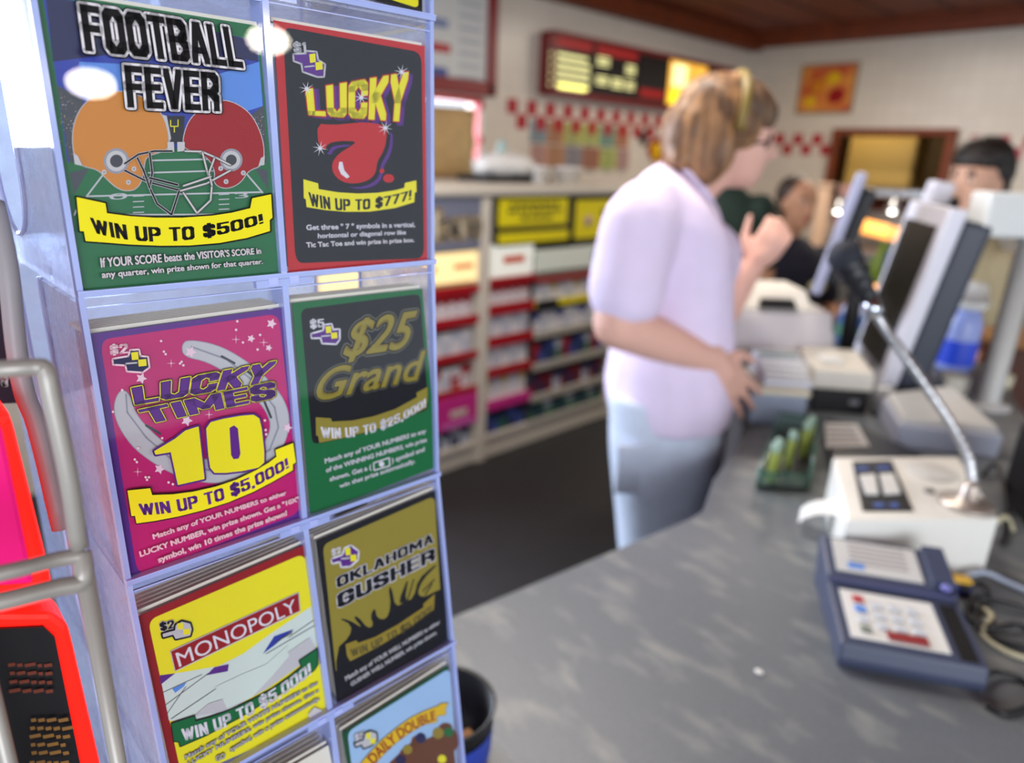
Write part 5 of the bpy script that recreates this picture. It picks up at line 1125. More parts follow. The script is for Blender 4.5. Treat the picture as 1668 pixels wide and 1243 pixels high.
# black penny cup behind the dispenser
p = cp(722, 1236); 
rt = thing('penny_cup', 'round black cup with a blue band behind the ticket dispenser', 'cup', (p.x, p.y, ZT))
b = MB(); b.lathe([(0, 0), (.036, 0), (.041, .008), (.045, .060), (.047, .065), (.043, .063), (.039, .02), (0, .02)], M_black, 36); b.build('body', rt)
b = MB(); b.lathe([(.0432, .015), (.0437, .02), (.0446, .04), (.0446, .045)], mat('cup_blue', (46, 70, 170), .4), 36, cap=False); b.build('band', rt)
for i, (dx, dy, m, nm, lab, s_) in enumerate(((.006, -.010, mat('paper_scrap', (230, 230, 226), .7), 'paper_scrap', 'folded white paper scrap inside the black cup', (.018, .022, .010)), (.016, .012, mat('tan_scrap', (196, 142, 92), .7), 'cork_piece', 'tan piece lying inside the black cup', (.014, .012, .010)))):
    b = MB(); b.box((0, 0, .006), s_, m, .003, Matrix.Rotation(.6+i, 4, 'Z') @ Matrix.Rotation(.3, 4, 'X')); o = b.build(nm); o.location = (p.x+dx, p.y+dy, ZT+.0235); tag(o, lab, ('paper', 'piece')[i])
# plug and cables
p = cp(1553, 952, .93); 
rt = thing('power_plug', 'yellow and dark blue plug lying beside the card terminal', 'plug', (p.x, p.y, ZT), RA-.2)
b = MB(); b.box((0, 0, .0085), (.04, .022, .017), mat('plug_blue', (36, 40, 96), .4), .004); b.build('body', rt); b = MB(); b.box((0, 0, .0195), (.038, .018, .005), mat('plug_yellow', (222, 176, 40), .4), .002); b.build('top', rt)
M_cb = mat('cable_black', (20, 20, 22), .4); M_cw = mat('cable_pale', (176, 186, 206), .4); M_cc = mat('cable_cream', (196, 190, 160), .5)
def cable(label, pts, r, m, h=0.0):
    P = [cp(x, y, ZT+r+.0006+dz) for x, y, dz in pts]; s_ = smoothpts(P, 8); b = MB(); b.tube(s_, r, m, 8); o = b.build('cable', None, P[len(P)//2]); tag(o, label, 'cable', 'cables at the right end of the counter')
cable('pale blue grey cable running right from below the intercom', [(1560, 945, .0), (1600, 932, .01), (1640, 948, .004), (1700, 975, 0)], .0035, M_cw)
cable('black cable coiled in front of the pale cable at the right edge', [(1700, 1000, 0), (1640, 985, .004), (1590, 975, .004), (1575, 1000, 0), (1610, 1022, 0), (1660, 1020, .004), (1700, 1045, 0)], .004, M_cb)
cable('thin black cable looping out from under the card terminal', [(1601, 1100, .012), (1625, 1095, .004), (1668, 1110, 0), (1690, 1140, 0), (1640, 1162, 0), (1605, 1148, 0)], .003, M_cb)
cable('black cable curling beside the yellow plug', [(1570, 960, .01), (1595, 950, .008), (1610, 968, .004), (1590, 1000, 0), (1600, 1030, 0), (1650, 1050, 0), (1700, 1060, 0)], .0035, M_cb)
cable('cream cable hanging right of the intercom box', [(1625, 850, .02), (1638, 842, .02), (1646, 852, .01), (1650, 866, 0)], .0035, M_cc)
cable('black cable running behind the intercom to the grey case', [(1600, 775, .0), (1622, 756, .02), (1634, 790, .02), (1640, 850, .01), (1632, 885, 0)], .004, M_cb)
cable('tan cable loop lowest beside the card terminal', [(1590, 985, 0), (1615, 1003, 0), (1600, 1032, 0), (1640, 1062, 0), (1700, 1080, 0)], .003, M_cc)
p = cp(1712, 850)
rt = thing('black_adapter', 'black adapter block at the right edge of the counter', 'adapter', (p.x, p.y, ZT), .5); b = MB(); b.box((0, 0, .07), (.10, .16, .14), M_black, .01); b.build('body', rt)
b = MB(); b.box((0, -.03, .1425), (.07, .08, .005), mat('adapter_top', (44, 44, 48), .4), .001); b.build('label_panel', rt)

# ------------------------------------------------------------------ wire rack in front with red lit signs
M_wire = mat('wire_grey', (166, 160, 152), .35, .2); M_post = mat('rack_post', (150, 146, 150), .4)
wr = thing('wire_rack', 'pale grey wire display rack at the left edge in front of the ticket dispenser', 'rack', (-.16, -.03, ZT))
def wire(pts, d, r, name='wire', m=M_wire):
    P = [dep(x, y, dd) for (x, y), dd in zip(pts, d)]; b = MB(); b.tube(smoothpts(P, 4) if len(P) > 2 else P, r, m, 12); wpart(b, name, wr)
wire([(-140, 610), (0, 602), (58, 598), (74, 604), (82, 640), (112, 780), (128, 892)], [.19, .192, .196, .197, .198, .205, .212], .0026)
wire([(-150, 955), (0, 934), (90, 912), (138, 905)], [.185, .195, .208, .213], .0024)
wire([(-150, 1010), (0, 980), (90, 958), (130, 950), (136, 930), (132, 900)], [.185, .195, .206, .211, .212, .213], .0028)
wire([(-10, 330), (12, 430), (26, 560), (40, 640), (62, 700), (100, 860)], [.25, .25, .252, .255, .26, .27], .0034, 'wire', M_post)
lo = dep(132, 905, .2125)
b = MB(); b.tube([lo, Vector((lo.x, lo.y, ZT+.004))], .0026, M_wire, 10); wpart(b, 'leg', wr)
lo2 = dep(-140, 610, .19); b = MB(); b.tube([lo2, Vector((lo2.x, lo2.y, ZT+.004))], .0026, M_wire, 10); wpart(b, 'leg', wr)
b = MB(); b.box(((lo.x+lo2.x)/2-.03, (lo.y+lo2.y)/2-.05, ZT+.003), (.12, .13, .006), M_wire, .002); wpart(b, 'base', wr)
# lit signs: a pink lid above a black card in a glowing red frame
XS = -.262
def sp_(px, py, dx=0): p = pl(px, py, 0, XS+dx); return p
M_glow = mat('red_lit_plastic', (255, 26, 14), .35, emit=.9, emitc=(255, 24, 12)); M_pinkp = mat('pink_lit_plastic', (232, 24, 120), .3, emit=.25, emitc=(240, 20, 120))
L_ = [sp_(-140, 1010), sp_(-20, 1000), sp_(85, 1000), sp_(112, 1020), sp_(122, 1060), sp_(175, 1290), sp_(178, 1330), sp_(-140, 1400)]
rt = thing('lit_sign', 'black card sign in a glowing red frame at the lower left', 'sign', (XS, -.05, ZT))
def xs_slab(pts, x0, x1, m, name, root, bev=0):
    b = MB(); b.hexa([Vector((x0, p.y, p.z)) for p in pts], [Vector((x1, p.y, p.z)) for p in pts], m, bev); return wpart(b, name, root)
xs_slab(L_, XS-.02, XS, M_glow, 'frame', rt, .002)
I_ = [sp_(-140, 1035), sp_(-20, 1022), sp_(70, 1018), sp_(88, 1035), sp_(95, 1070), sp_(135, 1270), sp_(138, 1330), sp_(-140, 1400)]
cdp = xs_slab(I_, XS, XS+.0015, mat('sign_black_card', (16, 12, 16), .5), 'card', rt)
a = Art((XS+.0016, 0, 0), (1, 0, 0), 1e-4)
rr = random.Random(9); q = Z(2.0625, 0, 640)
M_or1 = mat('sign_orange_ink', (120, 54, 34), .5); M_or2 = mat('sign_amber_ink', (138, 96, 42), .5)
for k, (y, m) in enumerate(((910, M_or1), (935, M_or1), (962, M_or1), (990, M_or1), (1085, M_or2), (1110, M_or2), (1135, M_or2), (1160, M_or2), (1185, M_or2), (1215, M_or2))):
    x = (20 if k < 4 else 90)+rr.uniform(0, 12)
    while x < (165 if k < 4 else 205):
        w = rr.uniform(14, 40); a.poly(q(x, y, x+w, y-w*.18, x+w+3, y+11-w*.18, x+3, y+11), m); x += w+7
o = wpart(a.mb, 'printed_line', rt); o.parent = cdp
rt_case = rt = thing('lit_case', 'bright pink and red glossy plastic case above the black card sign', 'case', (XS-.03, -.05, 1.2))
U_ = [sp_(-140, 660), sp_(0, 672), sp_(20, 680), sp_(30, 700), sp_(92, 950), sp_(98, 988), sp_(-140, 1000)]
xs_slab(U_, XS-.06, XS-.008, M_glow, 'shell', rt, .003)
V_ = [sp_(-140, 690), sp_(-5, 690), sp_(8, 705), sp_(60, 960), sp_(-140, 975)]
xs_slab(V_, XS-.008, XS-.004, M_pinkp, 'front_face', rt, .0015)
# black card with a white letter further back
XK = -.42
rt = thing('black_card', 'black card with a white letter d behind the wire rack', 'card', (XK, -.1, 1.2))
K_ = [pl(-160, 230, 0, XK), pl(-4, 240, 0, XK), pl(52, 655, 0, XK), pl(-160, 665, 0, XK)]
for p in K_: p.y = min(p.y, .056)
xs_slab(K_, XK-.004, XK, mat('card_black_violet', (20, 14, 34), .45), 'board', rt)
a = Art((XK+.0005, 0, 0), (1, 0, 0), 1e-4); a.text('d', [(0, 608), (12, 608), (13, 630), (1, 630)], M_white, .05); wpart(a.mb, 'letter', rt)
b = MB(); zc = K_[3].z; b.box((XK-.012, -.035, (zc+ZT)/2+.003), (.005, .16, zc-ZT-.006), mat('pale_board', (206, 208, 224), .55, noise=.12, nscale=60)); wpart(b, 'back_board', wr)
b = MB(); b.box((XK-.0075, -.05, zc+.012), (.004, .02, .036), M_black); wpart(b, 'tab', rt)
b = MB(); zc = 1.2; b.box((XS-.035, -.11, (1.21+ZT)/2), (.006, .02, 1.21-ZT), M_black); wpart(b, 'stand', rt_case)

# pendant lamps behind the viewer, mirrored in the dispenser's front panels
M_pend = mat('globe_lit', (255, 246, 230), .3, emit=36, emitc=(255, 244, 226))
for (px, py), lab in (((146, 114), 'round glass globe pendant lamp over the customer side, nearer the wire rack'), ((438, 46), 'round glass globe pendant lamp over the customer side, farther from the wire rack')):
    P0 = pl(px, py, 0, -.299); d = (P0-CAM).normalized(); d.x = -d.x; c = P0+d*1.9
    rt = thing('pendant_lamp', lab, 'lamp', c, 0, 'globe pendant lamps')
    b = MB(); b.ell((0, 0, 0), (.055, .055, .034), M_pend); b.build('globe', rt)
    b = MB(); b.lathe([(.02, .028), (.03, .033), (.02, .08), (0, .08)], M_steel, 20); b.build('cap', rt)
    b = MB(); b.tube([(0, 0, .07), (0, 0, ZC-c.z-.001)], .004, M_black); b.build('cord', rt)

p = cp(1236, 1096); b = MB(); b.ell((0, 0, .0012), (.005, .004, .0014), M_white, None, 2); o = b.build('crumb'); o.location = (p.x, p.y, ZT+.0003); tag(o, 'tiny white crumb on the bare counter left of the card terminal', 'crumb')
# ------------------------------------------------------------------ people
class Blob:
    """overlapping capsules, ellipsoids and lofts melted into one continuous skin by a voxel remesh"""
    def __init__(s): s.mb = MB(); s.m = mat('skin', (222, 172, 150), .55, noise=.08, nscale=20)
    def cap(s, pts, rad, sx=1.0):
        for i in range(len(pts)-1):
            a, b = Vector(pts[i]), Vector(pts[i+1]); n = max(2, int((b-a).length/(.4*min(rad[i], rad[i+1])))+1)
            s.mb.tube([a+(b-a)*(k/n) for k in range(n+1)], [rad[i]+(rad[i+1]-rad[i])*(k/n) for k in range(n+1)], s.m, 14)
        for p, r in zip(pts, rad): s.mb.ell(p, (r, r, r), s.m, None, 2)
    def ell(s, c, r, M=None): s.mb.ell(c, r, s.m, M, 3)
    def loft(s, rings, seg=28):
        """rings: (centre, axis_a, axis_b) with axes as vectors"""
        vs, fs = [], []; n = len(rings)
        for c, a, b in rings:
            for k in range(seg):
                t = 2*math.pi*k/seg; ct, st = math.cos(t), math.sin(t)
                vs.append(Vector(c)+Vector(a)*math.copysign(abs(ct)**.85, ct)+Vector(b)*math.copysign(abs(st)**.85, st))
        for i in range(n-1):
            for k in range(seg): fs.append((i*seg+k, i*seg+(k+1) % seg, (i+1)*seg+(k+1) % seg, (i+1)*seg+k))
        fs.append(tuple(range(seg))[::-1]); fs.append(tuple((n-1)*seg+k for k in range(seg)))
        s.mb.add(vs, fs, s.m)
    def done(s, name, m, voxel=.009, smooth=4, parent=None, origin=None, paint=(), wrinkle=0, wscale=9):
        bmesh.ops.recalc_face_normals(s.mb.bm, faces=s.mb.bm.faces)
        o = s.mb.build(name)
        r = o.modifiers.new('r', 'REMESH'); r.mode = 'VOXEL'; r.voxel_size = voxel; r.use_smooth_shade = True
        if smooth: k = o.modifiers.new('s', 'SMOOTH'); k.factor = .5; k.iterations = smooth
        dg = bpy.context.evaluated_depsgraph_get(); dg.update()
        me = bpy.data.meshes.new_from_object(o.evaluated_get(dg)); old = o.data; o.modifiers.clear(); o.data = me; bpy.data.meshes.remove(old); me.name = name
        if wrinkle:
            from mathutils import noise
            for v in me.vertices:
                q = v.co*wscale; f = noise.noise(Vector((q.x, q.y, q.z*.55)))*wrinkle+noise.noise(Vector((q.x*2.3, q.y*2.3, q.z*1.2)))*wrinkle*.5
                v.co += v.normal*f
        me.materials.clear(); me.materials.append(m)
        for mm, tests in paint:
            me.materials.append(mm); ix = len(me.materials)-1
            for p in me.polygons:
                if any((p.center-Vector(c)).length < r_ for c, r_ in tests): p.material_index = ix
        og = parent.matrix_world.translation if parent else Vector(origin)
        og = Vector(origin) if origin is not None else Vector(parent.location)
        for v in me.vertices: v.co -= og
        if parent: o.parent = parent
        else: o.location = og
        return o

def hand(bl, wrist, palmdir, side, nrm, L=.085, curl=.3, thumb=1, spread=.12, r=.0085, curls=None):
    """palm + four fingers + thumb. palmdir: along fingers, side: towards the thumb, nrm: towards the palm side"""
    palmdir, side, nrm = Vector(palmdir).normalized(), Vector(side).normalized(), Vector(nrm).normalized()
    pc = wrist+palmdir*L*.55
    M = Matrix((( side.x, palmdir.x, nrm.x), (side.y, palmdir.y, nrm.y), (side.z, palmdir.z, nrm.z)))
    bl.ell(pc, (L*.46, L*.58, L*.20), M); bl.cap([wrist-palmdir*.02, wrist+palmdir*L*.4], [L*.30, L*.32])
    lens = [.078, .088, .082, .064]
    for i in range(4):
        off = (1.5-i)*L*.235; base = wrist+palmdir*(L*(.98-.05*abs(i-1)))+side*off
        d = (palmdir+side*(1.5-i)*spread).normalized(); c = (curls[i] if curls else curl)
        p0 = base-palmdir*L*.3; l = lens[i]; pts = [p0, base]
        ang = 0; p = base
        for k, f in enumerate((.45, .30, .25)):
            ang += c*(1+.3*k); q_ = d*math.cos(ang)+nrm*math.sin(ang); p = p+q_*l*f; pts.append(p)
        bl.cap(pts, [r*1.05, r*1.05, r*.98, r*.9, r*.72])
    b0 = wrist+palmdir*L*.22+side*L*.34; d = (side*.8+palmdir*.75+nrm*.25*thumb).normalized()
    b1 = b0+d*.036; d2 = (palmdir*.95+side*.35+nrm*.25*thumb).normalized(); b2 = b1+d2*.028; b3 = b2+d2*.022
    bl.cap([b0-side*L*.2, b0, b1, b2, b3], [r*1.4, r*1.45, r*1.2, r*1.05, r*.8])

M_skin = mat('skin_fair', (226, 176, 158), .5, noise=.06, nscale=18, spec=.35); M_lip = mat('lips', (190, 98, 92), .5); M_brow = mat('brow', (92, 62, 42), .8)
M_skin2 = mat('skin_tan', (196, 144, 112), .5, noise=.06, nscale=18, spec=.35)

# ---- the clerk
WB = Vector((-.80, 1.25, 0)); FW = Vector((.70, .714, 0)).normalized(); RT = Vector((FW.y, -FW.x, 0))
def wp(px, py, b): return hit(px, py, WB+RT*b, RT)
UPV = Vector((0, 0, 1))
bl = Blob()
# legs, pelvis, torso (under the clothes)
for sgn, ks, ft in ((1, (1052, 800), 0.0), (-1, (1100, 800), .05)):
    hip = wp(1082, 690, .085*sgn); knee = WB+RT*.09*sgn+FW*(.03+ft)+UPV*.47; ank = WB+RT*.09*sgn+FW*(-.02+ft)+UPV*.07
    bl.cap([hip, knee, ank], [.078, .052, .036]); bl.cap([ank-UPV*.035, ank+FW*.14-UPV*.045], [.034, .026])
bl.cap([wp(1082, 690, 0), wp(1088, 560, 0), wp(1090, 420, 0)], [.10, .095, .10])
# neck and head
nk = wp(1128, 300, 0); hd = wp(1196, 205, 0)
bl.cap([wp(1100, 345, 0), nk, wp(1165, 262, 0)], [.06, .052, .052])
tilt = math.radians(20)
HF = (FW*math.cos(tilt)-UPV*math.sin(tilt)).normalized(); HU = (UPV*math.cos(tilt)+FW*math.sin(tilt)).normalized()
def HM(): return Matrix(((HF.x, RT.x, HU.x), (HF.y, RT.y, HU.y), (HF.z, RT.z, HU.z)))
def hw(px, py, b=0): return wp(px, py, b)
sk = wp(1180, 205, 0); bl.ell(sk, (.092, .074, .098), HM())
fc = wp(1206, 240, 0); bl.ell(fc, (.060, .060, .080), HM())
jw = wp(1204, 272, 0); bl.ell(jw, (.046, .050, .040), HM())
ch = wp(1216, 292, 0); bl.ell(ch, (.021, .022, .018), HM())
nb, ntp = wp(1243, 226, 0), wp(1258, 252, 0); bl.cap([nb, ntp], [.008, .0125]); bl.cap([wp(1246, 256, .008), wp(1246, 256, -.008)], [.009, .009])
mo_ = wp(1236, 273, 0); bl.cap([wp(1232, 272, .014), mo_, wp(1232, 272, -.014)], [.008, .011, .008]); bl.cap([wp(1229, 280, .012), wp(1234, 281, 0), wp(1229, 280, -.012)], [.008, .010, .008])
bl.ell(wp(1232, 222, .028), (.014, .018, .010), HM()); bl.ell(wp(1232, 222, -.028), (.014, .018, .010), HM())
for s_ in (1, -1): bl.ell(wp(1170, 248, .068*s_), (.018, .008, .028), HM())
# arms: right (near the camera) and left (raised)
rs, re_, rw = wp(1048, 352, .165), wp(1006, 528, .215), wp(1163, 588, .13)
bl.cap([rs, re_, re_+(rw-re_)*.35, rw], [.052, .047, .043, .028])
ls, le, lw = wp(1120, 352, -.165), wp(1165, 525, -.215), wp(1226, 432, -.19)
bl.cap([ls, le, le+(lw-le)*.35, lw], [.05, .043, .040, .027])
kr = wp(1214, 662, .09); dR = (kr-rw).normalized(); sR = (wp(1240, 604, .07)-wp(1195, 625, .10)).normalized(); sR = (sR-dR*sR.dot(dR)).normalized()
nR = dR.cross(sR); nR = nR if nR.dot(RT) < 0 else -nR
hand(bl, rw, dR, sR, nR, .095, .07, .6, .13)
kl = wp(1262, 385, -.17); dL = (kl-lw).normalized(); sL = (-FW*.5+UPV*.6-RT*.1); sL = (sL-dL*sL.dot(dL)).normalized(); nL = dL.cross(sL)
nL = nL if nL.dot(FW) < 0 else -nL
hand(bl, lw, dL, sL, (FW*.2-RT*.9+UPV*-.1)-dL*((FW*.2-RT*.9+UPV*-.1).dot(dL)), .082, .75, 1, .05)
clerk = bl.done('person', M_skin, .0065, 3, None, WB, paint=((M_lip, ((wp(1238, 276, 0), .0165),)), (M_brow, ((wp(1241, 214, .03), .010), (wp(1236, 213, .042), .010), (wp(1241, 214, -.03), .010)))))
tag(clerk, 'woman clerk in a lavender T-shirt and pale jeans reaching towards the till', 'person')
# T-shirt
def ring(px, py, half_f, half_s, b=0, tilt_=0.0):
    f = (FW*math.cos(tilt_)-UPV*math.sin(tilt_)); return (wp(px, py, b), f*half_f, RT*half_s)
M_shirt = mat('lavender_cotton', (230, 214, 240), .85, noise=.05, nscale=30, spec=.2)
bs = Blob()
bs.loft([ring(1082, 666, .128, .178), ring(1084, 630, .134, .18), ring(1088, 580, .128, .170), ring(1093, 520, .118, .160), ring(1096, 450, .118, .168, 0, .1), ring(1098, 400, .116, .178, 0, .2), ring(1098, 355, .104, .178, 0, .35), ring(1104, 322, .080, .150, 0, .5), ring(1116, 300, .060, .080, 0, .6)])
bs.cap([wp(1060, 345, .12), wp(1044, 368, .172), wp(1022, 478, .205)], [.066, .074, .070])
bs.cap([wp(1110, 345, -.12), wp(1122, 368, -.172), wp(1150, 470, -.205)], [.062, .068, .064])
bs.ell(wp(1150, 430, -.03), (.05, .11, .09))
bs.done('t_shirt', M_shirt, .010, 5, clerk, None, (), .010, 8)
b = MB(); n = 26; cc_ = wp(1123, 296, 0); f2 = (FW*math.cos(.75)-UPV*math.sin(.75))
b.tube([cc_+f2*.064*math.cos(6.2832*i/n)+RT*.068*math.sin(6.2832*i/n) for i in range(n)], .007, M_shirt, 8, True); wpart(b, 'collar', clerk)
# jeans
M_jean = mat('pale_denim', (206, 216, 234), .8, noise=.16, nscale=26, spec=.2)
bj = Blob()
for sgn in (1, -1):
    dx = 0 if sgn > 0 else 34
    kn = WB+RT*.092*sgn+FW*(.02 if sgn > 0 else .07)+UPV*.47; an = WB+RT*.092*sgn+FW*(-.03 if sgn > 0 else .04)+UPV*.06
    up_ = wp(1082+dx*.4, 720, .085*sgn); md = up_+(kn-up_)*.5-FW*.0
    bj.loft([(wp(1082, 640, .075*sgn), FW*.115, RT*.09), (up_, FW*.118, RT*.094), (md, FW*.100, RT*.092), (kn, FW*.082, RT*.082), ((kn+an)/2, FW*.078, RT*.078), (an, FW*.080, RT*.078)])
bj.ell(wp(1080, 660, 0), (.11, .13, .09))
jn = bj.done('jeans', M_jean, .011, 4, clerk, None, (), .007, 7)
# cargo pocket on the near thigh
p = wp(1034, 752, .160); b = MB(); Mq = Matrix(((FW.x, RT.x, 0, p.x), (FW.y, RT.y, 0, p.y), (0, 0, 1, p.z), (0, 0, 0, 1))); b.box((0, 0, -.03), (.075, .012, .085), M_jean, .006, Mq); b.box((0, .004, .025), (.08, .012, .03), M_jean, .006, Mq); o = wpart(b, 'pocket', clerk)
# shoes
for sgn, ft in ((1, -.02), (-1, .05)):
    b = MB(); c0 = WB+RT*.09*sgn+FW*(ft+.06); Mq = Matrix(((FW.x, RT.x, 0, c0.x), (FW.y, RT.y, 0, c0.y), (0, 0, 1, 0), (0, 0, 0, 1)))
    b.hexa([Mq @ Vector(v) for v in ((-.12, -.045, 0.001), (.14, -.045, 0.001), (.14, .045, 0.001), (-.12, .045, 0.001))], [Mq @ Vector(v) for v in ((-.11, -.04, .085), (.10, -.035, .05), (.10, .035, .05), (-.11, .04, .085))], M_white, .015); wpart(b, 'shoe', clerk)
# hair: bob, swept-back front, headband
M_hair = hairmat('brown_hair', (84, 58, 40), (160, 118, 80)); M_hair2 = hairmat('brown_hair_front', (74, 54, 40), (120, 92, 70))
bh = Blob()
bh.ell(wp(1172, 196, 0), (.094, .088, .088), HM()); bh.ell(wp(1146, 220, 0), (.084, .088, .085)); bh.ell(wp(1138, 248, 0), (.066, .082, .055))
for s_ in (1, -1): bh.ell(wp(1152, 240, .062*s_), (.058, .028, .072))
bh.cap([wp(1112, 258, .05), wp(1102, 262, 0), wp(1112, 258, -.05)], [.026, .03, .026])
bh.done('hair', M_hair, .009, 3, clerk, None, (), .005, 26)
bf = Blob()
bf.ell(wp(1202, 178, 0), (.078, .078, .060), HM()); bf.ell(wp(1226, 178, 0), (.048, .066, .036), HM())
bf.done('hair_front', M_hair2, .008, 3, clerk, None, (), .003, 30)
b = MB(); c0 = wp(1186, 196, 0); n = 28; ax_ = (wp(1206, 120, 0)-c0); L0 = ax_.length; ax_.normalize()
b.tube([c0+ax_*L0*math.cos(math.pi*(i/n-.5)*1.15)+RT*.095*math.sin(math.pi*(i/n-.5)*1.15) for i in range(n+1)], .009, mat('headband_straw', (132, 110, 50), .5), 10); wpart(b, 'headband', clerk)
# glasses
M_gl = mat('glasses_rim', (40, 36, 40), .3, .4)
gl = None
for s_ in (1, -1):
    c0 = wp(1247, 232, .032*s_); b = MB(); n = 20; v1 = RT*.022; v2 = HU*.017
    b.tube([c0+v1*math.cos(6.2832*i/n)+v2*math.sin(6.2832*i/n) for i in range(n)], .0028, M_gl, 6, True); rim = wpart(b, 'glasses_rim', clerk)
    b = MB(); b.add([c0+v1*.95*math.cos(6.2832*i/n)+v2*.95*math.sin(6.2832*i/n) for i in range(n)], [tuple(range(n))], clear('lens', (.95, .97, 1), .12, .02)); o = wpart(b, 'lens', clerk)
    b = MB(); b.tube([c0+RT*.022*s_, wp(1172, 238, .078*s_)], .0024, M_gl, 6); wpart(b, 'glasses_temple', clerk)
b = MB(); b.tube([wp(1247, 230, .01), wp(1252, 229, 0), wp(1247, 230, -.01)], .0015, M_gl, 6); wpart(b, 'glasses_bridge', clerk)
for s_ in (1, -1):
    b = MB(); b.ell(wp(1238, 233, .030*s_), (.007, .010, .006), M_white, HM(), 2); e_ = wpart(b, 'eye', clerk); b = MB(); b.ell(wp(1242, 234, .030*s_), (.004, .005, .005), M_brow, HM(), 2); o = wpart(b, 'iris', clerk); 

# ---- simple but complete figure for the people further back
def figure(label, hx, hy, depth, head_r, face, skin, hairm, shirtm, trousm, arms, hair_long=False, lean=0.0, emblem=False, shw=.2, stoop=0.0, mouth=True, hairy=1.0):
    H = dep(hx, hy, depth); base = Vector((H.x, H.y, 0)); f = Vector((face[0], face[1], 0)).normalized(); r = Vector((f.y, -f.x, 0)); base = base-f*stoop
    hh = H.z; k = head_r/.11
    neck = H-UPV*.155*k-f*(.03+stoop*.25); chest = base+f*stoop*.55+UPV*(hh-.42*k); hipz = max(.62, hh-.80*k); hip = base+UPV*hipz
    bl = Blob()
    HMx = Matrix(((f.x, r.x, 0), (f.y, r.y, 0), (0, 0, 1)))
    bl.ell(H+UPV*.02*k, (.095*k, .076*k, .10*k), HMx); bl.ell(H+f*.030*k-UPV*.035*k, (.062*k, .060*k, .085*k), HMx); bl.ell(H+f*.055*k-UPV*.10*k, (.03*k, .035*k, .022*k), HMx)
    bl.cap([H+f*.09*k+UPV*.005*k, H+f*.108*k-UPV*.035*k], [.008*k, .013*k]); bl.cap([H+f*.082*k-UPV*.067*k+r*.016*k, H+f*.090*k-UPV*.067*k, H+f*.082*k-UPV*.067*k-r*.016*k], [.007*k, .010*k, .007*k])
    for s_ in (1, -1): bl.ell(H+r*.074*k*s_-f*.005*k-UPV*.01*k, (.018*k, .008*k, .028*k), HMx); bl.ell(H+f*.080*k+r*.028*k*s_+UPV*.024*k, (.012*k, .018*k, .008*k), HMx)
    bl.cap([H-UPV*.07*k-f*.01, neck, chest+UPV*.12], [.05*k, .052*k, .06*k]); bl.cap([chest, hip], [.10, .10])
    hs_ = []
    for s_, (el, wr) in zip((1, -1), arms):
        sh_ = chest+r*shw*.86*s_+UPV*.17*k; e_ = sh_+r*el[0]*s_+f*el[1]+UPV*el[2]; w_ = e_+r*wr[0]*s_+f*wr[1]+UPV*wr[2]
        bl.cap([sh_, e_, w_], [.048, .04, .027]); d_ = (w_-e_).normalized(); sd = (-r*s_-d_*(-r*s_).dot(d_)); sd = sd.normalized() if sd.length > .2 else UPV
        hand(bl, w_, d_, sd, d_.cross(sd), .08, .35); hs_.append((sh_, e_, w_))
    for s_ in (1, -1): bl.cap([hip+r*.09*s_, base+r*.10*s_+f*.02+UPV*hipz*.52, base+r*.10*s_+UPV*.07], [.075, .052, .036]); bl.cap([base+r*.10*s_+UPV*.034, base+r*.10*s_+f*.14+UPV*.028], [.034, .027])
    o = bl.done('person', skin, .009, 3, None, base, paint=((M_lip, ((H+f*.094*k-UPV*.068*k, .015*k),)), (hairm, ((H+f*.09*k+r*.03*k+UPV*.035*k, .012*k), (H+f*.09*k-r*.03*k+UPV*.035*k, .012*k)))))
    tag(o, label, 'person')
    bs = Blob()
    bs.loft([(hip-UPV*.06, f*.125, r*shw*.88), (hip+UPV*.10, f*.122, r*shw*.82), (chest, f*.125, r*shw*.92), (chest+UPV*.12*k, f*.115, r*shw*.98), (chest+UPV*.19*k, f*.085, r*shw*.8), (neck+UPV*.0, f*.062, r*.066)])
    for sh_, e_, w_ in hs_: bs.cap([sh_-UPV*.01, e_+(sh_-e_)*.28], [.064, .060])
    sh = bs.done('shirt', shirtm, .012, 4, o, None, (), .006, 8)
    bj = Blob()
    for s_ in (1, -1): bj.loft([(hip+r*.085*s_, f*.115, r*.095), (base+r*.10*s_+f*.02+UPV*hipz*.52, f*.082, r*.08), (base+r*.10*s_+UPV*.05, f*.078, r*.076)])
    bj.done('trousers', trousm, .013, 3, o, None, (), .004, 8)
    for s_ in (1, -1):
        b = MB(); c0 = base+r*.10*s_+f*.05; Mq = Matrix(((f.x, r.x, 0, c0.x), (f.y, r.y, 0, c0.y), (0, 0, 1, 0), (0, 0, 0, 1))); b.hexa([Mq @ Vector(v) for v in ((-.11, -.045, 0.001), (.14, -.045, 0.001), (.14, .045, 0.001), (-.11, .045, 0.001))], [Mq @ Vector(v) for v in ((-.10, -.04, .08), (.10, -.035, .05), (.10, .035, .05), (-.10, .04, .08))], M_black, .015); wpart(b, 'shoe', o)
    bh = Blob()
    bh.ell(H+UPV*.048*k-f*.034*k, (.096*k, .086*k, .090*k), HMx); bh.ell(H-f*.05*k-UPV*.01*k, (.062*k, .080*k, .085*k), HMx)
    if hairy > 1: bh.ell(H+UPV*.09*k-f*.01*k, (.10*k, .085*k, .045*k*hairy), HMx); bh.ell(H+UPV*.075*k+f*.045*k, (.05*k, .07*k, .035*k), HMx)
    if hair_long: bh.ell(H-f*.05*k-UPV*.07*k, (.045*k, .075*k, .06*k), HMx)
    bh.done('hair', hairm, .009, 2, o, None, (), .005, 24)
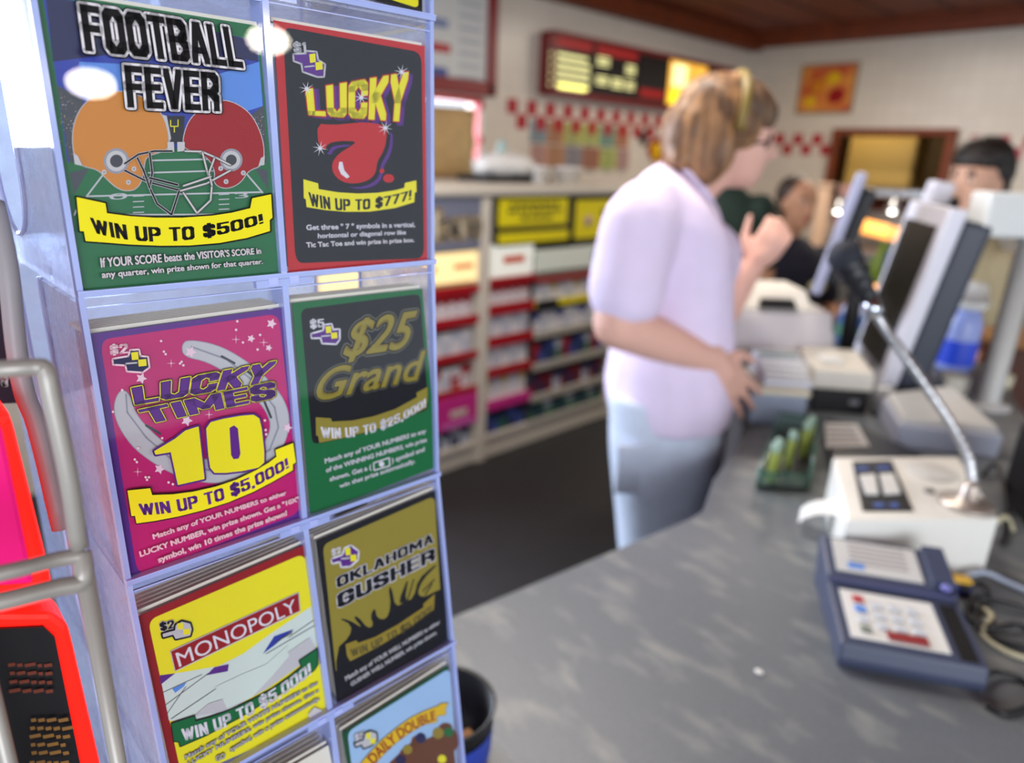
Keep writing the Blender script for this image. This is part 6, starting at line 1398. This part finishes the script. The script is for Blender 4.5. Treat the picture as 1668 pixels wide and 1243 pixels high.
    for s_ in (1, -1):
        b = MB(); b.ell(H+f*.083*k+r*.029*k*s_+UPV*.010*k, (.008*k, .011*k, .006*k), M_white, HMx, 2); wpart(b, 'eye', o); b = MB(); b.ell(H+f*.089*k+r*.029*k*s_+UPV*.010*k, (.004*k, .005*k, .005*k), M_brow, HMx, 2); wpart(b, 'iris', o)
    if emblem:
        b = MB(); c0 = chest+f*.118+r*.09*-1+UPV*.035; Mq = Matrix(((f.x, r.x, 0, c0.x), (f.y, r.y, 0, c0.y), (0, 0, 1, c0.z), (0, 0, 0, 1)))
        b.ell(c0, (.026, .05, .034), mat('emblem_cream', (196, 188, 130), .6), HMx, 2); wpart(b, 'emblem', o)
    return o
M_navy = mat('navy_cotton', (20, 22, 40), .85); M_dkgreen = mat('dark_green_cotton', (22, 40, 31), .85); M_khaki = mat('khaki_cotton', (150, 138, 108), .85, noise=.06); M_dark = mat('dark_trousers', (36, 36, 44), .85)
M_hd = mat('dark_hair', (34, 26, 22), .55, noise=.4, nscale=50); M_hdb = mat('dark_brown_hair', (58, 42, 32), .55, noise=.4, nscale=50)
M_skin3 = mat('skin_warm', (214, 166, 140), .5, noise=.06, nscale=18, spec=.35)
tocam = -Vector((CF.x, CF.y, 0)).normalized(); right_ = Vector((CR.x, CR.y, 0)).normalized()
figure('person in a dark navy shirt with a pale chest emblem facing the camera', 1300, 332, 3.3, .108, tocam+right_*.25, M_skin2, M_hdb, M_navy, M_dark, (((.06, .05, -.26), (-.08, .22, -.02)), ((.06, .05, -.26), (-.04, .22, -.04))), False, 0, True, .2)
figure('man with dark hair and a khaki shirt behind the till screen at the right', 1590, 300, 2.45, .115, -right_*.9+tocam*.45, M_skin3, M_hd, M_khaki, M_dark, (((.05, .02, -.29), (-.02, .20, -.12)), ((.05, .02, -.29), (-.02, .22, -.08))), False, 0, False, .21, 0, True, 1.5)
figure('person in a dark green jacket half hidden behind the woman clerk', 1186, 236, 2.72, .10, -tocam+right_*.5, M_skin2, M_hd, M_dkgreen, M_dark, (((.05, .05, -.28), (-.02, .20, -.10)), ((.05, .05, -.28), (-.02, .20, -.10))), False, 0, False, .175)
